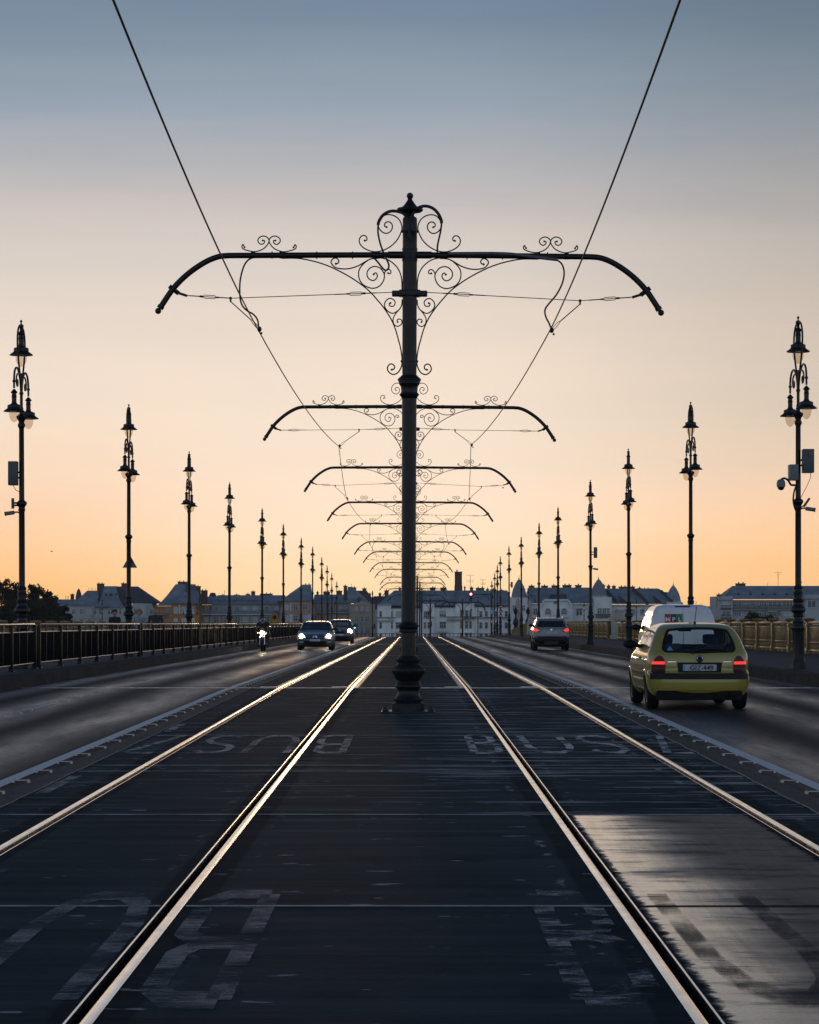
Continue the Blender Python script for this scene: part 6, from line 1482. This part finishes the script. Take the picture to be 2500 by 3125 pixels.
for p, y0, y1, w in ((1438, 1754, 1792, 13), (1477, 1768, 1793, 10)):
    mb = MB().tube([(b.x(p), 9, b.z(y1)), (b.x(p), 9, b.z(y0))], .06, 5)
    for f_ in (0, .4, .55): mb.tube([(b.x(p - w * (1 - f_ * .3)), 9, b.z(y0 + (y1 - y0) * f_)), (b.x(p + w * (1 - f_ * .3)), 9, b.z(y0 + (y1 - y0) * f_))], .04, 5)
    mb.build('aerial', 'roof_brown', b.t)
for y0, y1, row in ((1866, 1882, 0), (1900, 1917, 1), (1935, 1952, 2)):
    for a, c, dd in ((1159, 1165, -.6), (1194.5, 1198, 0), (1306, 1311, -.8), (1405, 1410, -.8), (1420, 1428, -.8), (1433, 1439, -.8), (1464, 1471, 0), (1481, 1488, 0), (1498, 1503, 0), (1512, 1518, 0), (1542, 1549, 0)):
        b.win(a, c, y0 - (3 if 1400 < a < 1440 else 0), y1, dd, 'ochre_blind' if (row == 1 and 1400 < a < 1440) else 'window_dark', 0, 1)
    b.win(1209, 1225, y0, y1 + 1, 0, 'window_pale' if row == 0 else 'window_dark', 1); b.win(1343, 1360, y0 - 2, y1, 0, 'window_dark', 2, 1, shutter=row == 0); b.win(1295, 1299, y0, y1, -.8, mull=0)
MB().box(b.x(1300.5), b.x(1311.5), -.95, -.8, b.z(1888), b.z(1869)).lathe([(0, 0), (.5, 0), (.5, .15), (0, .15)], 16, M=Matrix.Translation((b.x(1306), -.8, b.z(1869))) @ Rm).build('arched_opening', 'window_dark', b.t, smooth=0)
for a, c, y, dd in ((1148, 1206, 1883.5, -.6), (1150, 1202, 1894, -.6), (1291, 1325, 1882, -.8), (1360, 1472, 1881.5, -.8), (1362, 1437, 1891, -.8), (1448, 1560, 1884, 0)): b.band(a, c, y, y + 1.6, dd, .9, 'slate_dark', 'ledge'); b.band(a, c, y + 1.6, y + 4, dd, .5, 'wall_white', 'ledge_face')
b.balcony(1337, 1364, 1917, 1928, 0); b.balcony(1205, 1223, 1919, 1929, 0); b.balcony(1416, 1430, 1882, 1888, -.8, 'metal_dark'); b.balcony(1436, 1446, 1882, 1888, -.8, 'metal_dark')
# palace with domes
b = Bld('palace', 'white palace with three pointed grey domes and arched gable beyond the silver car', 'building', 640, 1800)
b.wall(1560, 1612, 1825, -1, 10, 'wall_pale', 'tower_wall'); b.wall(1612, 1812, 1842, 0, 18, 'wall_pale'); b.wall(1812, 1866, 1822, -1.5, 10, 'wall_pale', 'tower_wall'); b.wall(1866, 2034, 1845, 0, 18, 'wall_pale'); b.wall(2034, 2084, 1838, -1, 10, 'wall_pale', 'tower_wall')
b.roof([(1606, 1815, 1841, -.8, 19), (1618, 1806, 1792, 8, 11)]); b.roof([(1856, 2062, 1843, -.8, 19), (1848, 2020, 1795, 8, 11)]); b.roof([(2015, 2060, 1843, 0, 16), (2020, 2046, 1806, 7, 10)])
b.dome(1586, 23.5, 1766, 1823, 3.5); b.dome(1830, 25, 1766, 1819, 3); b.dome(2059.5, 23, 1785, 1834, 3.5)
b.gable([(1648, 1960), (1748, 1960), (1748, 1856), (1738, 1838), (1732, 1831.5), (1662, 1831.5), (1656, 1838), (1648, 1856)], -1.2, 6, 'wall_pale')
for q in ((1650, 1855, 1660, 1832.5), (1660, 1832, 1734, 1832), (1734, 1832.5, 1746, 1855)): MB().tube([(b.x(q[0]), -1.5, b.z(q[1])), (b.x(q[2]), -1.5, b.z(q[3]))], .32, 6).build('coping', 'trim_pale', b.t)
b.roof([(1675, 1735, 1832, -1, 8), (1683, 1728, 1813, 3, 7)], 'slate_dark', 'dormer')
for a, c in ((1664, 1680), (1713, 1729)):
    b.win(a, c, 1863, 1875, -1.2, 'window_dark', 2); MB().lathe([(0, 0), ((c - a) / 2 * 640 / F, 0), ((c - a) / 2 * 640 / F, .1), (0, .1)], 20, M=Matrix.Translation((b.x((a + c) / 2), -1.18, b.z(1864.5))) @ Rm).build('arched_window', 'window_dark', b.t)
b.win(1690, 1702, 1836, 1842, -1.2, mull=0, bars=0); b.win(1760, 1776, 1858, 1876, 0, mull=1); b.win(1628, 1640, 1858, 1876, 0)
for a, c in ((1823, 1834), (1839, 1847.5), (1852, 1858.5)): b.win(a, c, 1857, 1872, -1.5, 'window_dark', 1)
for a in (1880, 1905, 1930, 1955, 1980, 2005): b.win(a, a + 7, 1860, 1876, 0)
for a, c in ((1566, 1573), (1580, 1587), (1594, 1601)): b.win(a, c, 1848, 1864, -1)
b.band(1812, 1866, 1874, 1876, -1.5, .9, 'slate_dark', 'ledge'); b.band(1612, 1812, 1842, 1845, 0, .8); b.band(1866, 2034, 1846, 1848.5, 0, .8); b.balcony(1660, 1736, 1877, 1885, -1.2); b.balcony(1816, 1864, 1877, 1884, -1.5, 'metal_dark')
for x0, y0, x1, y1 in ((1858, 1802, 1883, 1840), (1939, 1797, 1976, 1842), (2024, 1803, 2053, 1842)):
    MB().tube([(b.x(x0), 6.5, b.z(y0)), (b.x(x1), -.6, b.z(y1))], .5, 4).build('fire_wall', 'slate_dark', b.t, smooth=0)
for a, c, y0 in ((1896, 1917, 1834), (2003, 2020, 1838)): b.roof([(a - 4, c + 2, 1841, -.6, 4), (a - 6, a - 2, 1818, 3.5, 4)], 'slate_dark', 'dormer')
for a, c, y0, y1 in ((1620, 1636, 1786, 1794), (1659, 1678, 1786, 1793), (1691, 1714, 1785, 1793), (1725, 1751, 1784, 1792), (1764, 1782, 1784, 1792), (1848, 1855, 1785, 1795), (1862, 1871, 1786, 1794), (1878, 1888, 1787, 1795), (1900, 1947, 1789, 1797), (1958, 1967, 1793, 1800), (1974, 1982, 1796, 1802), (1985, 1993, 1796, 1802), (1998, 2020, 1798, 1804)): b.chim(a, c, y0, y1, 9)
MB().tube([(b.x(2030), 9, b.z(1808)), (b.x(2030), 9, b.z(1800))], .06, 5).build('aerial', 'metal_dark', b.t)
# modern block
b = Bld('apartment_block', 'modern pale apartment block with dark loggias behind the iron balustrade', 'building', 600, 2370)
b.wall(2191, 2236, 1820, -.5, 16, 'wall_block'); b.wall(2236, 2560, 1831, .8, 16, 'wall_block')
b.roof([(2207, 2600, 1826, .5, 16.5), (2251, 2590, 1787, 7, 10)]); b.band(2236, 2560, 1826, 1829, .8, 1.6, 'slate', 'eave'); b.band(2191, 2236, 1828, 1832, -.5, .6, 'wall_grey')
b.chim(2262.5, 2289, 1779, 1790, 8); b.chim(2191, 2203, 1814, 1822, 1); b.chim(2447, 2462, 1774, 1787, 8)
for y0, y1, k in ((1836, 1850, 0), (1865, 1879, 1), (1894, 1908, 2), (1924, 1938, 3)):
    b.win(2204, 2227, y0 + 1, y1, -.5, 'window_pale' if k == 0 else 'window_dark', 1); b.balcony(2198, 2231, y1 - 3, y1 + 9, -.5, 'metal_dark')
    for a, c, pn in ((2243, 2262, 'window_dark'), (2283, 2304, 'window_dark'), (2320, 2340, 'window_dark'), (2348, 2385, 'window_dark'), (2392, 2420, 'window_pale' if k == 1 else 'window_dark'), (2465, 2488, 'window_dark'), (2505, 2540, 'window_dark')): b.win(a, c, y0, y1, .8, pn, 2)
    if k in (0, 2): b.balcony(2238, 2440, y1 - 2, y1 + 8, .8, 'metal_dark', 1.3); b.band(2238, 2440, y1 + 8, y1 + 10, .8, 1.35, 'wall_block', 'balcony_slab')
    else: b.balcony(2312, 2376, y1 - 2, y1 + 8, .8, 'metal_dark', 1.2); b.band(2343, 2372, y0 - 2, y0 + 3, .8, 1.1, 'wall_grey', 'awning')
b.wall(2456, 2500, 1815, -.4, 4, 'wall_block', 'stair_tower', 1960); b.win(2465, 2488, 1833, 1853, -.4, 'window_dark', 1, 0)
for p, y0 in ((2391, 1745), (2359, 1777), (2259, 1780)):
    mb = MB().tube([(b.x(p), 8.5, b.z(1790)), (b.x(p), 8.5, b.z(y0))], .05, 5)
    if p == 2391:
        for dz, w in ((0, 12), (8, 5), (16, 2)): mb.tube([(b.x(p - w), 8.5, b.z(y0 + dz)), (b.x(p + w), 8.5, b.z(y0 + dz))], .035, 5)
    mb.build('aerial', 'roof_brown', b.t)
for k in range(6): MB().tube([(b.x(2258 + 37 * k), 2.6, b.z(1815)), (b.x(2258 + 37 * k), 2.3, b.z(1812))], .32, 8).build('roof_vent', 'slate_dark', b.t)
b = Bld('town_house', 'small blue grey house glimpsed between the van and the modern block', 'house', 640, 2160); b.wall(2130, 2194, 1856, 0, 12, 'wall_grey'); b.roof([(2128, 2196, 1856, -.5, 12), (2135, 2188, 1850, 4, 8)]); b.win(2183, 2187, 1866, 1878); b.win(2172, 2176, 1866, 1878)
mb = MB()
for p, h in ((2133, 18), (2150, 10)): mb.tube([(b.x(p), 6, b.z(1854)), (b.x(p), 6, b.z(1854 - h))], .05, 5).tube([(b.x(p - 7), 6, b.z(1855 - h)), (b.x(p + 4), 6, b.z(1855 - h))], .035, 5)
mb.build('aerial', 'roof_brown', b.t)

# quay lamps
for i, (p, top, nm) in enumerate(((312, 1829, 'before the cream villa'), (581, 1832, 'before the orange villa'), (1002, 1800, 'behind the oncoming cars'), (1459, 1820, 'before the white building under the red signal'), (1612, 1794, 'between the obelisks and the first dome'), (1943, 1824, 'before the palace roof, above the van'), (1783, 1834, 'before the arched gable of the palace'))):
    Y = 392; o = copy_tree(lamp); o.location = (wx(p, Y), Y, wz(top, Y) - 8.03); o.scale = (1, 1, 1); o.rotation_euler = (0, 0, pi / 2)
    o['label'] = 'distant three-lantern quay lamp ' + nm; o['group'] = 'quay lamps across the river'

# ------------------------------------------------------------------ trees
m, g, b_ = newmat('foliage'); n = g.noise(.6, 3); g.put(b_.inputs['Base Color'], g.mix(g.smooth(n, .35, .65), (.010, .014, .007), (.026, .032, .013))); b_.inputs['Roughness'].default_value = .8; b_.inputs['Specular IOR Level'].default_value = .15
mat('bark', (.03, .025, .02), .9)
def tree(label, px, Y, ytop, wpx, zb, n=2600, name='deciduous_tree', cat='tree', group='dark trees beyond the railing', leaf=.25, seed=1):
    R = random.Random(seed); t = thing(name, label, cat, (wx(px, Y), Y, zb), group=group)
    Ht = wz(ytop, Y) - zb; W = wpx * Y / F / 2; tips = []; mb = MB()
    mb.tube([(0, 0, 0), (.1, 0, Ht * .2), (-.05, .1, Ht * .42), (.05, 0, Ht * .7)], [Ht * .028, Ht * .022, Ht * .016, Ht * .006], 8)
    for k in range(26):
        z0 = Ht * R.uniform(.22, .62); a = R.uniform(0, 2 * pi); L = W * R.uniform(.5, 1.0) * (1 - abs(z0 / Ht - .42) * .6)
        e = Vector((cos(a) * L, sin(a) * L, z0 + R.uniform(.12, .34) * Ht)); e.z = min(e.z, Ht * .97)
        mb.tube([(0, 0, z0), tuple(Vector((0, 0, z0)).lerp(e, .5) + Vector((0, 0, -.03 * Ht))), tuple(e)], [Ht * .009, Ht * .006, Ht * .002], 5); tips.append((e, R.uniform(.55, 1.0)))
    for k in range(7):
        e = Vector((R.uniform(-.35, .35) * W, R.uniform(-.35, .35) * W, Ht * R.uniform(.82, .97))); mb.tube([(0, 0, Ht * .55), tuple(e)], [Ht * .006, Ht * .0015], 5); tips.append((e, R.uniform(.3, .6)))
    mb.build('trunk', 'bark', t)
    lm = MB(); per = n // len(tips)
    for e, sz in tips:
        for k in range(int(per * (.5 + sz))):
            d = Vector((R.gauss(0, 1), R.gauss(0, 1), R.gauss(0, .8))); p = e + d * W * .135 * (.5 + sz)
            if p.z > Ht: p.z = Ht - R.random() * .5
            if p.z < Ht * .08: continue
            u = Vector((R.gauss(0, 1), R.gauss(0, 1), R.gauss(0, 1))).normalized(); v = u.orthogonal().normalized(); s_ = leaf * R.uniform(.5, 1.2)
            lm.add([p - u * s_, p + v * s_ * .5, p + u * s_, p - v * s_ * .5], [(0, 1, 2, 3)])
    lm.build('crown', 'foliage', t, smooth=0, recalc=False)
for i, (px, Y, top, w, lb) in enumerate(((8, 330, 1764, 120, 'tallest dark tree at the edge of the view, behind the first lamp post'), (55, 350, 1800, 100, 'low dark tree half hidden by the first lamp post base'), (98, 330, 1784, 84, 'dark tree with twiggy top just past the first lamp post'), (146, 340, 1798, 76, 'dark round tree between the first lamp post and the turret'), (182, 325, 1836, 66, 'low bushy tree before the cream villa corner'), (-50, 340, 1790, 120, 'dark tree mostly outside the view at the railing end'), (120, 320, 1835, 110, 'low dark tree filling the gap under the twiggy crowns'), (40, 318, 1832, 120, 'broad low dark tree behind the first railing run'))):
    tree(lb, px, Y, top, w, -6.5, seed=i + 3, n=3000)
tree('small green bushy tree before the modern apartment block', 2300, 420, 1862, 60, -6.2, 1500, 'bushy_tree', 'tree', None, .25, 21)
tree('small round shrub tree beside the bushy tree before the modern block', 2350, 420, 1876, 40, -6.2, 900, 'bushy_tree', 'tree', None, .25, 22)
# quay railing glimpsed over the crest
t = thing('quay_railing', 'thin low railing along the far quay before the white building', 'railing', (0, 420, 0))
zq = wz(1934, 420)
MB().tube([(wx(1075, 420), 0, zq), (wx(1560, 420), 0, zq)], .05, 5).tube([(wx(1075, 420), 0, zq - .5), (wx(1560, 420), 0, zq - .5)], .03, 5).build('rail', 'metal_dark', t)
for k in range(40):
    x = wx(1078 + 12.3 * k, 420); MB().tube([(x, 0, -6.5), (x, 0, zq + .1)], .05, 5).build('post', 'metal_dark', t)
# birds
for px, py, lb in ((157.5, 1683, 'small bird gliding above the dark trees'), (1535.5, 1489, 'small bird flying beside the third tram pole arm')):
    Y = 160; t = thing('bird', lb, 'bird', (wx(px, Y), Y, wz(py, Y)), .4); t.scale = (.6, .6, .6)
    mb = MB(); mb.tube([(-.12, 0, -.02), (-.05, 0, 0), (.06, 0, .01), (.13, 0, .02)], [.012, .035, .035, .015], 8); mb.ball((.14, 0, .025), .022, 8); mb.tube([(.15, 0, .025), (.18, 0, .02)], [.008, .002], 5)
    for s_ in (-1, 1): mb.add([(.04, s_ * .02, .02), (-.05, s_ * .02, .01), (-.09, s_ * .16, .07), (-.03, s_ * .30, .05), (.06, s_ * .16, .08)], [(0, 1, 2, 3, 4)])
    mb.build('body', 'metal_dark', t, recalc=False)

# ------------------------------------------------------------------ evening air
hz = bpy.data.materials.new('evening_haze'); hz.use_nodes = True; nt = hz.node_tree
nt.nodes.remove(nt.nodes['Principled BSDF']); pv = nt.nodes.new('ShaderNodeVolumePrincipled')
pv.inputs['Color'].default_value = (.86, .90, .95, 1); pv.inputs['Density'].default_value = .0001; pv.inputs['Anisotropy'].default_value = .3
nt.links.new(pv.outputs[0], nt.nodes['Material Output'].inputs['Volume'])
hb_ = MB().box(-260, 260, -60, 900, -14, 40).build('haze', None, smooth=0); hb_.data.materials.append(hz)
tag(hb_, 'thin pale evening haze over the bridge and river', None, None, 'stuff')
